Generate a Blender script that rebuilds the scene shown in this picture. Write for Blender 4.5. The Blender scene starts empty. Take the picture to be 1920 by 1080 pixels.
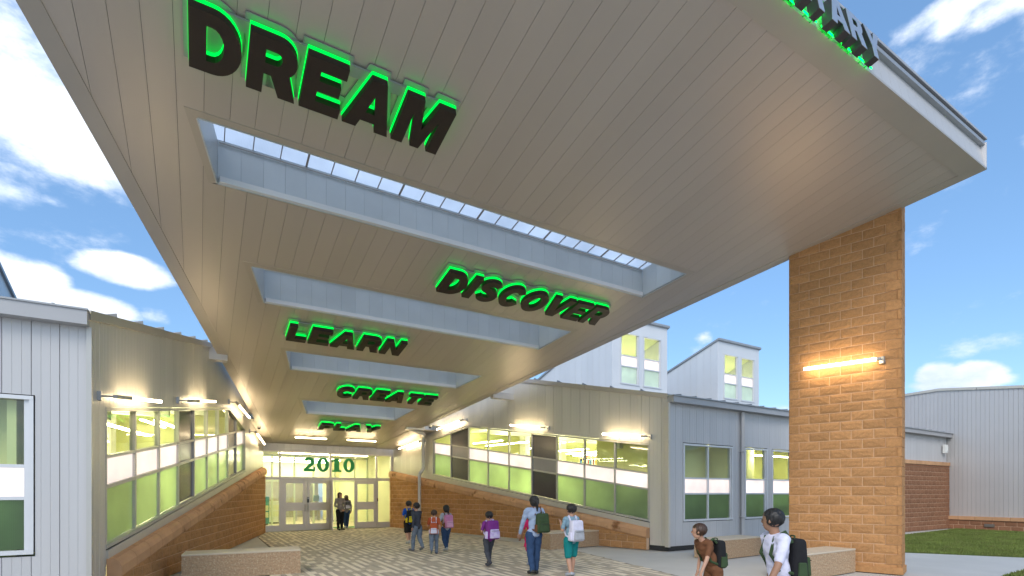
import bpy, bmesh, math, random
from mathutils import Vector, Matrix, geometry
random.seed(7)
R = math.radians
SC = bpy.context.scene
COL = SC.collection

# ------------------------------------------------------------------ camera
YAW = math.atan2(588, 976)
cam = bpy.data.cameras.new('camera'); camo = bpy.data.objects.new('camera', cam); COL.objects.link(camo)
camo.location = (0, 0, 1.69); camo.rotation_euler = (R(90), 0, -YAW)
cam.sensor_width = 36; cam.lens = 36*976/1920; cam.shift_y = 384/1920; cam.clip_start = .05; cam.clip_end = 3000
SC.camera = camo

# ------------------------------------------------------------------ world / sun
SUN_EL, SUN_AZ = 40, 226      # azimuth in degrees from +Y, clockwise
SKY_STRENGTH = 0.085
w = bpy.data.worlds.new('World'); SC.world = w; w.use_nodes = True
NT = w.node_tree; NT.nodes.clear()
def wn(t, **k):
    n = NT.nodes.new(t)
    for a, b in k.items(): setattr(n, a, b)
    return n
def wmath(op, a, b=None, clamp=False):
    n = wn('ShaderNodeMath', operation=op); n.use_clamp = clamp
    for i, v in enumerate((a, b)):
        if v is None: continue
        if isinstance(v, (int, float)): n.inputs[i].default_value = v
        else: NT.links.new(v, n.inputs[i])
    return n.outputs[0]
def wdot(v, d):
    n = wn('ShaderNodeVectorMath', operation='DOT_PRODUCT'); NT.links.new(v, n.inputs[0]); n.inputs[1].default_value = d
    return n.outputs['Value']
out = wn('ShaderNodeOutputWorld'); bg = wn('ShaderNodeBackground'); NT.links.new(bg.outputs[0], out.inputs[0])
sky = wn('ShaderNodeTexSky', sky_type='NISHITA'); sky.sun_disc = False
sky.sun_elevation = R(SUN_EL); sky.sun_rotation = R(SUN_AZ); sky.air_density = 1.0; sky.dust_density = 0.6; sky.ozone_density = 1.6
tc = wn('ShaderNodeTexCoord'); DIR = tc.outputs['Generated']
Fv = Vector((math.sin(YAW), math.cos(YAW), 0)); Rv = Vector((math.cos(YAW), -math.sin(YAW), 0))
def sky_dir(u, v): return (Fv + Rv*(u-960)/976 + Vector((0, 0, (924-v)/976))).normalized()
# clouds of the place: (where, half width, half height in radians, weight)
CL = [((60, 70), .13, .07, .7), ((150, 190), .13, .065, .8), ((30, 235), .09, .05, .8), ((215, 300), .10, .06, .95), ((-60, 150), .2, .16, .8),
      ((120, 110), .12, .08, .9), ((20, 360), .05, .028, .8), ((100, 378), .03, .014, .6), ((42, 528), .060, .036, 2.2), ((150, 572), .080, .026, 2.0), ((60, 575), .07, .035, 2.0),
      ((238, 508), .066, .026, 2.2), ((280, 590), .02, .012, .45), ((1800, 10), .075, .018, .7), ((1900, 3), .07, .02, .7), ((1780, 38), .03, .02, .9),
      ((1930, 130), .05, .03, .02), ((1755, 706), .032, .022, 2.2), ((1822, 704), .045, .022, 2.2), ((1790, 718), .07, .016, 2.0),
      ((1900, 437), .04, .006, .1), ((1318, 632), .014, .01, .5), ((1470, 765), .06, .010, .5), ((1880, 635), .05, .008, .1)]
fld = None
for (uv, rx, ry, wt) in CL:
    d = sky_dir(*uv); rt = d.cross(Vector((0, 0, 1))).normalized(); up = rt.cross(d).normalized()
    a = wmath('MULTIPLY', wdot(DIR, rt), 1/rx); b = wmath('MULTIPLY', wdot(DIR, up), 1/ry)
    q = wmath('ADD', wmath('MULTIPLY', a, a), wmath('MULTIPLY', b, b))
    q = wmath('MULTIPLY', wmath('SUBTRACT', 1.0, wmath('SQRT', q)), wt)
    front = wmath('GREATER_THAN', wdot(DIR, d), 0.0)
    q = wmath('SUBTRACT', q, wmath('MULTIPLY', wmath('SUBTRACT', 1.0, front), 50.0))
    fld = q if fld is None else wmath('MAXIMUM', fld, q)
def wnoise(scale, det, rough=.55):
    n = wn('ShaderNodeTexNoise'); n.inputs['Scale'].default_value = scale; n.inputs['Detail'].default_value = det; n.inputs['Roughness'].default_value = rough
    mp = wn('ShaderNodeMapping'); mp.inputs['Scale'].default_value = (1, 1, 1.9); NT.links.new(DIR, mp.inputs[0]); NT.links.new(mp.outputs[0], n.inputs['Vector'])
    return n.outputs[0]
n1 = wnoise(8.5, 9, .62); n2 = wnoise(2.6, 5); n3 = wnoise(16, 6, .6)
# rest of the sky: unseen clouds behind the camera, thickened to add pale fill light
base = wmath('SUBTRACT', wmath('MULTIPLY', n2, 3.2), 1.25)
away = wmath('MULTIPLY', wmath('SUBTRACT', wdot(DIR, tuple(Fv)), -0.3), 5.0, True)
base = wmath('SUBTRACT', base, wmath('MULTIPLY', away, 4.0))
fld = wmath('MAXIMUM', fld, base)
dens = wmath('ADD', wmath('MULTIPLY', fld, 1.3), wmath('MULTIPLY', wmath('SUBTRACT', n1, .5), 2.4))
dens = wmath('ADD', dens, wmath('MULTIPLY', wmath('SUBTRACT', n3, .5), .7))
mr = wn('ShaderNodeMapRange', interpolation_type='SMOOTHSTEP'); NT.links.new(dens, mr.inputs[0])
mr.inputs[1].default_value = .0; mr.inputs[2].default_value = .95
shade = wn('ShaderNodeMapRange'); NT.links.new(wmath('ADD', n1, wmath('MULTIPLY', n3, .5)), shade.inputs[0]); shade.inputs[1].default_value = .58; shade.inputs[2].default_value = .92
shade.inputs[3].default_value = 0; shade.inputs[4].default_value = 1
cc = wn('ShaderNodeMix', data_type='RGBA'); NT.links.new(shade.outputs[0], cc.inputs[0])
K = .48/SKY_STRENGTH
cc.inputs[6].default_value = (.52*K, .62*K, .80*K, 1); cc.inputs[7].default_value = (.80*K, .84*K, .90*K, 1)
tint = wn('ShaderNodeMix', data_type='RGBA', blend_type='MULTIPLY'); tint.inputs[0].default_value = 1
NT.links.new(sky.outputs[0], tint.inputs[6]); tint.inputs[7].default_value = (.57, .65, .68, 1)
# thin high haze evens out the blue
PALE = wn('ShaderNodeMix', data_type='RGBA'); PALE.inputs[0].default_value = .42
NT.links.new(tint.outputs[2], PALE.inputs[6]); PALE.inputs[7].default_value = (.062/SKY_STRENGTH, .130/SKY_STRENGTH, .245/SKY_STRENGTH, 1)
# clouds brightened towards the sun, mostly out of view, to add light
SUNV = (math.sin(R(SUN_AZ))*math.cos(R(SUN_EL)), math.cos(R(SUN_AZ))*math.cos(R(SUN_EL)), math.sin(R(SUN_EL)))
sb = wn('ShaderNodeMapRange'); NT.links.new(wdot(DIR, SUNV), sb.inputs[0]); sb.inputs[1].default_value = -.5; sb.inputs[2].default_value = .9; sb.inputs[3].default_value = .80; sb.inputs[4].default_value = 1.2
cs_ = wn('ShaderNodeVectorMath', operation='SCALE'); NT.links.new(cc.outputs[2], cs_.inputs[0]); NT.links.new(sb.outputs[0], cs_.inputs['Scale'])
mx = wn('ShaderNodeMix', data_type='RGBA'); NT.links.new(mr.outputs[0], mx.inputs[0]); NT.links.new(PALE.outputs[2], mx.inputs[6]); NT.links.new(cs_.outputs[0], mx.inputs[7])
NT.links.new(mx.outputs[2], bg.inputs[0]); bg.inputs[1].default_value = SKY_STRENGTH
TINT = tint

sl = bpy.data.lights.new('sun', 'SUN'); sl.energy = 0.5; sl.angle = R(28); sl.color = (1, .93, .84)
so = bpy.data.objects.new('sun', sl); COL.objects.link(so)
sd = Vector((math.sin(R(SUN_AZ))*math.cos(R(SUN_EL)), math.cos(R(SUN_AZ))*math.cos(R(SUN_EL)), math.sin(R(SUN_EL))))
so.rotation_euler = sd.to_track_quat('Z', 'Y').to_euler(); so.location = (-20, -20, 30)
vs = SC.view_settings; vs.view_transform = 'Standard'; vs.look = 'None'; vs.exposure = 1.92; vs.gamma = 1; vs.use_curve_mapping = False

# ------------------------------------------------------------------ materials
MATS = {}
def mat(name, col, rough=.5, metal=0., var=.06, vscale=3., bump=0., bscale=40., bdist=.01, spec=.5, emit=None, estr=0., col2=None, stretch=(1, 1, 1), objvar=0., mottle=None):
    if name in MATS: return MATS[name]
    m = bpy.data.materials.new(name); m.use_nodes = True; nt = m.node_tree; b = nt.nodes['Principled BSDF']
    b.inputs['Roughness'].default_value = rough; b.inputs['Metallic'].default_value = metal; b.inputs['Specular IOR Level'].default_value = spec
    N = nt.nodes.new; L = nt.links.new
    co = N('ShaderNodeTexCoord'); mp = N('ShaderNodeMapping'); mp.inputs['Scale'].default_value = stretch; L(co.outputs['Object'], mp.inputs[0])
    nz = N('ShaderNodeTexNoise'); nz.inputs['Scale'].default_value = vscale; nz.inputs['Detail'].default_value = 6; L(mp.outputs[0], nz.inputs['Vector'])
    ramp = N('ShaderNodeMapRange'); L(nz.outputs[0], ramp.inputs[0]); ramp.inputs[1].default_value = .25; ramp.inputs[2].default_value = .75
    mixn = N('ShaderNodeMix'); mixn.data_type = 'RGBA'; L(ramp.outputs[0], mixn.inputs[0])
    c = col; d = col2 if col2 else tuple(x*(1+var) for x in c); e = c if col2 else tuple(x*(1-var) for x in c)
    mixn.inputs[6].default_value = (*e, 1); mixn.inputs[7].default_value = (*d, 1)
    last = mixn.outputs[2]
    if mottle:
        n4 = N('ShaderNodeTexNoise'); n4.inputs['Scale'].default_value = mottle[1]; n4.inputs['Detail'].default_value = 3; L(mp.outputs[0], n4.inputs['Vector'])
        r4 = N('ShaderNodeMapRange'); L(n4.outputs[0], r4.inputs[0]); r4.inputs[1].default_value = mottle[2]; r4.inputs[2].default_value = mottle[3]
        m4 = N('ShaderNodeMix'); m4.data_type = 'RGBA'; L(r4.outputs[0], m4.inputs[0]); L(last, m4.inputs[6]); m4.inputs[7].default_value = (*mottle[0], 1); last = m4.outputs[2]
    if objvar:
        oi = N('ShaderNodeObjectInfo'); r2 = N('ShaderNodeMapRange'); L(oi.outputs['Random'], r2.inputs[0]); r2.inputs[3].default_value = 1-objvar; r2.inputs[4].default_value = 1+objvar
        vm = N('ShaderNodeVectorMath'); vm.operation = 'SCALE'; L(last, vm.inputs[0]); L(r2.outputs[0], vm.inputs['Scale']); last = vm.outputs[0]
    L(last, b.inputs['Base Color'])
    if bump:
        n2 = N('ShaderNodeTexNoise'); n2.inputs['Scale'].default_value = bscale; n2.inputs['Detail'].default_value = 5; L(mp.outputs[0], n2.inputs['Vector'])
        bp = N('ShaderNodeBump'); bp.inputs['Strength'].default_value = bump; bp.inputs['Distance'].default_value = bdist; L(n2.outputs[0], bp.inputs['Height']); L(bp.outputs[0], b.inputs['Normal'])
    if emit:
        b.inputs['Emission Color'].default_value = (*emit, 1); b.inputs['Emission Strength'].default_value = estr
    MATS[name] = m; return m

def schlick(nt, f0=.04):
    g = nt.nodes.new('ShaderNodeNewGeometry'); d = nt.nodes.new('ShaderNodeVectorMath'); d.operation = 'DOT_PRODUCT'
    nt.links.new(g.outputs['Incoming'], d.inputs[0]); nt.links.new(g.outputs['Normal'], d.inputs[1])
    def m(op, a, b):
        n = nt.nodes.new('ShaderNodeMath'); n.operation = op
        for i, v in enumerate((a, b)):
            if v is None: continue
            if isinstance(v, (int, float)): n.inputs[i].default_value = v
            else: nt.links.new(v, n.inputs[i])
        return n.outputs[0]
    p = m('POWER', m('SUBTRACT', 1.0, m('ABSOLUTE', d.outputs['Value'], None)), 5.0)
    return m('ADD', m('MULTIPLY', p, 1-f0), f0)
def glass_mat(name, tint=(.8, .9, .8), refl=.10):
    m = bpy.data.materials.new(name); m.use_nodes = True; nt = m.node_tree; nt.nodes.clear()
    o = nt.nodes.new('ShaderNodeOutputMaterial'); t = nt.nodes.new('ShaderNodeBsdfTransparent'); g = nt.nodes.new('ShaderNodeBsdfGlossy')
    g.inputs['Roughness'].default_value = .015; t.inputs[0].default_value = (*tint, 1)
    x = nt.nodes.new('ShaderNodeMixShader'); nt.links.new(schlick(nt, .05), x.inputs[0]); nt.links.new(t.outputs[0], x.inputs[1]); nt.links.new(g.outputs[0], x.inputs[2]); nt.links.new(x.outputs[0], o.inputs[0])
    MATS[name] = m; return m
def frost_mat(name, col, transl=.75, emit=0., ecol=None, rough=.25, transp=.0):
    """translucent panel: room light comes through, emit adds a glow of its own"""
    m = bpy.data.materials.new(name); m.use_nodes = True; nt = m.node_tree; nt.nodes.clear(); N = nt.nodes.new; L = nt.links.new
    o = N('ShaderNodeOutputMaterial')
    co = N('ShaderNodeTexCoord'); wv = N('ShaderNodeTexWave'); wv.inputs['Scale'].default_value = 14; wv.bands_direction = 'X'; L(co.outputs['Object'], wv.inputs['Vector'])
    nz = N('ShaderNodeTexNoise'); nz.inputs['Scale'].default_value = .9; nz.inputs['Detail'].default_value = 4; L(co.outputs['Object'], nz.inputs['Vector'])
    mp = N('ShaderNodeMapRange'); L(nz.outputs[0], mp.inputs[0]); mp.inputs[1].default_value = .3; mp.inputs[2].default_value = .7; mp.inputs[3].default_value = .78; mp.inputs[4].default_value = 1.12
    mw = N('ShaderNodeMath'); mw.operation = 'MULTIPLY_ADD'; L(wv.outputs[1], mw.inputs[0]); mw.inputs[1].default_value = .05; L(mp.outputs[0], mw.inputs[2])
    sc = N('ShaderNodeVectorMath'); sc.operation = 'SCALE'; sc.inputs[0].default_value = col; L(mw.outputs[0], sc.inputs['Scale'])
    d = N('ShaderNodeBsdfDiffuse'); t = N('ShaderNodeBsdfTranslucent'); L(sc.outputs[0], d.inputs[0]); L(sc.outputs[0], t.inputs[0])
    x = N('ShaderNodeMixShader'); x.inputs[0].default_value = transl; L(d.outputs[0], x.inputs[1]); L(t.outputs[0], x.inputs[2]); last = x
    if transp:
        tr = N('ShaderNodeBsdfTransparent'); x3 = N('ShaderNodeMixShader'); x3.inputs[0].default_value = transp; L(last.outputs[0], x3.inputs[1]); L(tr.outputs[0], x3.inputs[2]); last = x3
    g = N('ShaderNodeBsdfGlossy'); g.inputs['Roughness'].default_value = rough
    x2 = N('ShaderNodeMixShader'); L(schlick(nt, .05), x2.inputs[0]); L(last.outputs[0], x2.inputs[1]); L(g.outputs[0], x2.inputs[2]); last = x2
    if emit:  # glow put into the pane to stand in for room light
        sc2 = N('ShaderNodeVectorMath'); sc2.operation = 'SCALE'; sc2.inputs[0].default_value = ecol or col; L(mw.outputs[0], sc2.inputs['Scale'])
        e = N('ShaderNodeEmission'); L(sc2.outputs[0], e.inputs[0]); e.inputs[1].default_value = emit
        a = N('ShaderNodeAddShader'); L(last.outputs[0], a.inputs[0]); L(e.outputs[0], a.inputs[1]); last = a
    L(last.outputs[0], o.inputs[0]); MATS[name] = m; return m
def emis_mat(name, col, s):
    m = bpy.data.materials.new(name); m.use_nodes = True; nt = m.node_tree; nt.nodes.clear()
    o = nt.nodes.new('ShaderNodeOutputMaterial'); e = nt.nodes.new('ShaderNodeEmission'); e.inputs[0].default_value = (*col, 1); e.inputs[1].default_value = s
    nt.links.new(e.outputs[0], o.inputs[0]); MATS[name] = m; return m

M_SOF = mat('soffit_metal', (.51, .46, .41), .42, .3, .03, .5, .2, 1.0, .012, objvar=.025, stretch=(2, .35, 1))
M_TRIM = mat('trim_metal', (.47, .425, .37), .4, .3, .05, 1.2)
M_DARK = mat('dark_void', (.03, .03, .03), .8)
M_SID = mat('siding_metal', (.58, .545, .48), .38, .2, .05, .8, .12, 1.1, .008, objvar=.035, stretch=(2.5, 2.5, .3))
M_SIDG = mat('grey_siding_metal', (.53, .525, .53), .42, .12, .05, .8, .12, 1.1, .008, objvar=.03, stretch=(2.5, 2.5, .3))
M_FASC = mat('fascia_metal', (.42, .42, .43), .45, .2, .04, 1)
M_FASF = mat('front_fascia_metal', (.52, .505, .49), .45, .2, .04, 1)
M_SIDW = mat('light_siding_metal', (.68, .69, .70), .42, .12, .04, .8, objvar=.03)
M_WELL = mat('well_metal', (.54, .59, .61), .42, .25, .05, 1.5, objvar=.03)
M_FRAME = mat('window_frame_metal', (.50, .49, .46), .4, .35, .03, 4)
M_FRW = mat('white_frame_metal', (.66, .67, .69), .4, .2, .03, 4)
M_ROOF = mat('roof_metal', (.36, .37, .38), .45, .4, .06, 1)
M_SPAN = mat('spandrel_panel', (.115, .11, .112), .18, .3, .08, 1.5)
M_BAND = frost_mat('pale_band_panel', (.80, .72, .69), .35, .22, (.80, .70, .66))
M_BANDD = mat('grey_band_panel', (.33, .32, .33), .25, .2, .06, 2)
M_GREEN = frost_mat('green_frosted_panel', (.52, .63, .42), .92, .03, (.44, .62, .34), .2)
M_GREEN2 = frost_mat('dark_green_frosted_panel', (.38, .54, .32), .92, .02, (.3, .5, .25), .2)
M_TOPG = frost_mat('skylight_glazing', (.95, .96, .97), 1.0, 0, None, .3, .5)
M_GLASS = glass_mat('window_glass', (.94, .975, .90), .10)
M_GLASSC = glass_mat('door_glass', (.96, .98, .95), .08)
M_CMU = mat('split_face_block', (.45, .232, .098), .9, 0, .2, 14, .8, 70, .012, .2, objvar=.10, mottle=((.56, .31, .14), 60, .55, .75))
M_CMU2 = mat('red_brown_block', (.26, .125, .070), .9, 0, .12, 9, .6, 45, .012, .2, objvar=.08, mottle=((.34, .19, .11), 60, .55, .75))
M_CAP = mat('cast_stone_cap', (.58, .33, .18), .85, 0, .10, 4, .4, 60, .006, .2, objvar=.08, mottle=((.26, .12, .05), 2.2, .62, .72))
M_MORT = mat('mortar', (.72, .50, .34), .95, 0, .1, 30, .4, 90, .004, .2)
M_CONC = mat('concrete', (.48, .435, .365), .85, 0, .09, .9, .25, 120, .003, .3, mottle=((.31, .24, .17), 1.1, .55, .8))
M_CONC2 = mat('pale_concrete', (.50, .49, .46), .85, 0, .07, 1.0, .25, 120, .003, .3)
M_SEAT = mat('cast_stone_seat', (.40, .27, .165), .85, 0, .25, 26, .6, 26, .010, .3, mottle=((.50, .40, .27), 30, .52, .66))
M_SEATT = mat('smooth_stone_top', (.56, .48, .37), .7, 0, .05, 8, .2, 80, .003)
M_LETTER = mat('dark_bronze_letter', (.028, .019, .014), .5, .2, .1, 8)
M_HALO = emis_mat('green_led_acrylic', (.0, .40, .03), 1.0)
M_BACK = mat('sign_backer_plate', (.34, .36, .35), .5, .3, .05, 5)
M_LAMP = mat('lamp_housing', (.38, .38, .38), .4, .4, .05, 6)
M_TUBE = emis_mat('warm_lamp_diffuser', (1, .79, .48), 9.5)
M_STRIP = emis_mat('interior_strip_light', (1, .93, .62), 13)
M_LOBBY = mat('cream_interior_wall', (.78, .76, .52), .8, 0, .03, 1)
M_ROOMW = mat('yellow_green_interior_wall', (.68, .70, .40), .8, 0, .05, .6)
M_CEIL = mat('interior_ceiling', (.66, .70, .40), .85, 0, .03, 1)
M_IFLOOR = mat('interior_floor', (.42, .37, .25), .45, 0, .08, 3)
M_TEAL = mat('teal_panel', (.05, .30, .32), .6)
M_WHITE = mat('white_paint', (.75, .75, .72), .5)
M_GREENV = mat('green_vinyl', (.025, .36, .10), .5, 0, .03, 3)
M_BLACK = mat('black_plastic', (.02, .02, .02), .5)
M_STEEL = mat('brushed_steel', (.5, .5, .5), .3, .9)
M_SKIN = mat('skin_light', (.50, .28, .19), .55, 0, .05, 20)
M_SKIN2 = mat('skin_tan', (.34, .18, .11), .55, 0, .05, 20)
M_HAIR = mat('hair_black', (.012, .010, .009), .5, 0, .3, 60, .6, 90, .004, stretch=(1, 1, .15))
M_HAIRB = mat('hair_brown', (.05, .024, .014), .5, 0, .3, 60, .6, 90, .004, stretch=(1, 1, .15))
def cloth(name, c, c2=None, **k):
    return mat('cloth_'+name, c, .9, 0, .12, 12, .5, 14, .02, .2, col2=c2, **k)

# ------------------------------------------------------------------ helpers
def tag(o, label=None, cat=None, group=None, kind=None):
    if label: o['label'] = label
    if cat: o['category'] = cat
    if group: o['group'] = group
    if kind: o['kind'] = kind
    return o
def empty(name, loc=(0, 0, 0), rz=0, label=None, cat=None, group=None, kind=None):
    o = bpy.data.objects.new(name, None); COL.objects.link(o); o.location = loc; o.rotation_euler = (0, 0, rz); o.empty_display_size = .2
    o['_l'] = 0; del o['_l']
    return tag(o, label, cat, group, kind)
def pmat(p): return Matrix.LocRotScale(p.location, p.rotation_euler, None)
class MB:
    def __init__(s): s.v = []; s.f = []; s.m = []
    def poly(s, pts, m=0):
        b = len(s.v); s.v += [tuple(p) for p in pts]; s.f.append(tuple(range(b, b+len(pts)))); s.m.append(m); return s
    def prism(s, a, b, m=0, caps=True):
        """a, b: matching loops"""
        n = len(a); k = len(s.v); s.v += [tuple(p) for p in a]+[tuple(p) for p in b]
        for i in range(n):
            j = (i+1) % n; s.f.append((k+i, k+j, k+n+j, k+n+i)); s.m.append(m)
        if caps: s.f.append(tuple(k+i for i in range(n))[::-1]); s.f.append(tuple(k+n+i for i in range(n))); s.m += [m, m]
        return s
    def box(s, x0, x1, y0, y1, z0, z1, m=0):
        return s.prism([(x0, y0, z0), (x1, y0, z0), (x1, y1, z0), (x0, y1, z0)], [(x0, y0, z1), (x1, y0, z1), (x1, y1, z1), (x0, y1, z1)], m)
    def xz(s, poly, y0, y1, m=0):
        return s.prism([(x, y0, z) for x, z in poly], [(x, y1, z) for x, z in poly], m)
    def xy(s, poly, z0, z1, m=0):
        f0 = z0 if callable(z0) else (lambda x, y: z0); f1 = z1 if callable(z1) else (lambda x, y: z1)
        return s.prism([(x, y, f0(x, y)) for x, y in poly], [(x, y, f1(x, y)) for x, y in poly], m)
    def tube(s, pts, r, n=8, m=0, caps=True):
        pts = [Vector(p) for p in pts]; rr = r if isinstance(r, (list, tuple)) else [r]*len(pts); k = len(s.v)
        for i, p in enumerate(pts):
            t = (pts[min(i+1, len(pts)-1)]-pts[max(i-1, 0)]).normalized()
            a = t.cross(Vector((0, 0, 1)) if abs(t.z) < .9 else Vector((1, 0, 0))).normalized(); b = t.cross(a)
            for j in range(n):
                q = p+(a*math.cos(2*math.pi*j/n)+b*math.sin(2*math.pi*j/n))*rr[i]; s.v.append(tuple(q))
        for i in range(len(pts)-1):
            for j in range(n):
                a0 = k+i*n+j; a1 = k+i*n+(j+1) % n; s.f.append((a0, a1, a1+n, a0+n)); s.m.append(m)
        if caps:
            s.f.append(tuple(k+j for j in range(n))); s.f.append(tuple(k+(len(pts)-1)*n+j for j in range(n))); s.m += [m, m]
        return s
    def mesh(s, name, mats, smooth=False):
        me = bpy.data.meshes.new(name); me.from_pydata(s.v, [], s.f)
        if not isinstance(mats, (list, tuple)): mats = [mats]
        for x in mats: me.materials.append(x)
        me.polygons.foreach_set('material_index', s.m)
        bm = bmesh.new(); bm.from_mesh(me); bmesh.ops.recalc_face_normals(bm, faces=bm.faces); bm.to_mesh(me); bm.free()
        if smooth: me.polygons.foreach_set('use_smooth', [True]*len(me.polygons))
        me.update(); return me
    def build(s, name, mats, parent=None, world=False, smooth=False, bevel=0):
        o = bpy.data.objects.new(name, s.mesh(name, mats, smooth)); COL.objects.link(o)
        if parent:
            o.parent = parent
            if world: o.matrix_parent_inverse = pmat(parent).inverted()
        if bevel:
            b = o.modifiers.new('bevel', 'BEVEL'); b.width = bevel; b.segments = 2; b.limit_method = 'ANGLE'
        return o
def inst(name, me, parent, loc, rot=(0, 0, 0), scale=(1, 1, 1)):
    o = bpy.data.objects.new(name, me); COL.objects.link(o); o.parent = parent; o.location = loc; o.rotation_euler = rot; o.scale = scale
    return o
def clip(poly, a, b, c):
    """keep a*x+b*y<=c"""
    outp = []
    for i in range(len(poly)):
        p, q = poly[i], poly[(i+1) % len(poly)]; dp = a*p[0]+b*p[1]-c; dq = a*q[0]+b*q[1]-c
        if dp <= 0: outp.append(p)
        if (dp < 0 < dq) or (dq < 0 < dp):
            t = dp/(dp-dq); outp.append((p[0]+(q[0]-p[0])*t, p[1]+(q[1]-p[1])*t))
    res = []
    for p in outp:
        if not res or abs(p[0]-res[-1][0])+abs(p[1]-res[-1][1]) > 1e-5: res.append(p)
    if len(res) > 1 and abs(res[0][0]-res[-1][0])+abs(res[0][1]-res[-1][1]) < 1e-5: res.pop()
    return res if len(res) >= 3 else []
def area(p): return abs(sum(p[i][0]*p[(i+1) % len(p)][1]-p[(i+1) % len(p)][0]*p[i][1] for i in range(len(p))))/2

SL = 216/1139.; Z0 = 8.5413
def zs(y): return Z0-SL*y             # soffit height

# frames of the walls: origin, angle; local x along the wall, local -y outwards
def frame(o, to): return (o[0], o[1], math.atan2(to[1]-o[1], to[0]-o[0]), math.hypot(to[0]-o[0], to[1]-o[1]))
FL = frame((-1.395, 9.72), (2.40, 24.74))
FR = frame((8.233, 25.128), (11.655, 10.576))
FE = frame((2.40, 24.74), (8.233, 25.128))

# ------------------------------------------------------------------ block masonry
def block_mesh(wd, ht, dp, seed, matx, amp=.0085):
    rnd = random.Random(seed); nx, nz = 6, 4; mb = MB(); g = {}
    for i in range(nx+1):
        for k in range(nz+1):
            edge = i in (0, nx) or k in (0, nz)
            y = 0.004 if edge else -amp*(.35+rnd.random()*.9)
            x = (i/nx-.5)*wd + (0 if i in (0, nx) else rnd.uniform(-.01, .01)); z = (k/nz)*ht + (0 if k in (0, nz) else rnd.uniform(-.008, .008))
            g[i, k] = len(mb.v); mb.v.append((x, y, z))
    for i in range(nx):
        for k in range(nz):
            mb.f.append((g[i, k], g[i+1, k], g[i+1, k+1], g[i, k+1])); mb.m.append(0)
    x0, x1 = -wd/2, wd/2
    k = len(mb.v); mb.v += [(x0, dp, 0), (x1, dp, 0), (x1, dp, ht), (x0, dp, ht)]
    ring = [g[i, 0] for i in range(nx+1)]; mb.f.append(tuple(ring[::-1])+(k, k+1)); mb.m.append(0)
    ring = [g[i, nz] for i in range(nx+1)]; mb.f.append(tuple(ring)+(k+2, k+3)); mb.m.append(0)
    ring = [g[0, i] for i in range(nz+1)]; mb.f.append(tuple(ring)+(k+3, k)); mb.m.append(0)
    ring = [g[nx, i] for i in range(nz+1)]; mb.f.append(tuple(ring[::-1])+(k+1, k+2)); mb.m.append(0)
    mb.f.append((k, k+1, k+2, k+3)); mb.m.append(0)
    return mb.mesh('block', matx)
BW, BH, JT = .4064, .2032, .009
def block_wall(parent, x0, x1, z1, topfn, matx, variants, maxn=300, oy=0., stuff=False, z0=0., name='block', phase=0):
    """running-bond blocks on the local plane y=oy from x0 to x1; topfn(x) = upper limit"""
    items = []
    n = int(math.ceil((z1-z0)/BH))
    for c in range(n):
        z = z0+c*BH; x = x0 - (BW/2 if (c+phase) % 2 else 0)
        while x < x1-.01:
            a, b = max(x, x0), min(x+BW, x1); x += BW
            if b-a < .05: continue
            items.append((a, b, z))
    cut = MB(); ncut = 0
    for (a, b, z) in items:
        ta, tb = topfn(a), topfn(b)
        if max(ta, tb) <= z+.02: continue
        full = min(ta, tb) >= z+BH-.001
        wd = b-a-JT; ht = BH-JT
        if full and abs(b-a-BW) < .002 and not stuff:
            inst(name, random.choice(variants), parent, ((a+b)/2, oy, z+JT/2), scale=(random.choice((-1, 1)), 1, 1))
        else:
            poly = [(a+JT/2, z+JT/2), (b-JT/2, z+JT/2), (b-JT/2, z+BH-JT/2), (a+JT/2, z+BH-JT/2)]
            if not full:
                s = (tb-ta)/(b-a); poly = clip(poly, -s, 1, ta-s*a)
            if not poly: continue
            mb = MB() if not stuff else cut
            mb.xz(poly, oy-.009-random.random()*.004, oy+.09)
            if not stuff: mb.build(name, matx, parent)
    if stuff and cut.v: tag(cut.build('rear_blocks', matx, parent), kind='stuff')
VAR = [block_mesh(BW-JT, BH-JT, .09, 100+i, M_CMU) for i in range(10)]
VAR2 = [block_mesh(BW-JT, BH-JT, .09, 200+i, M_CMU2, .008) for i in range(5)]

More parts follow.
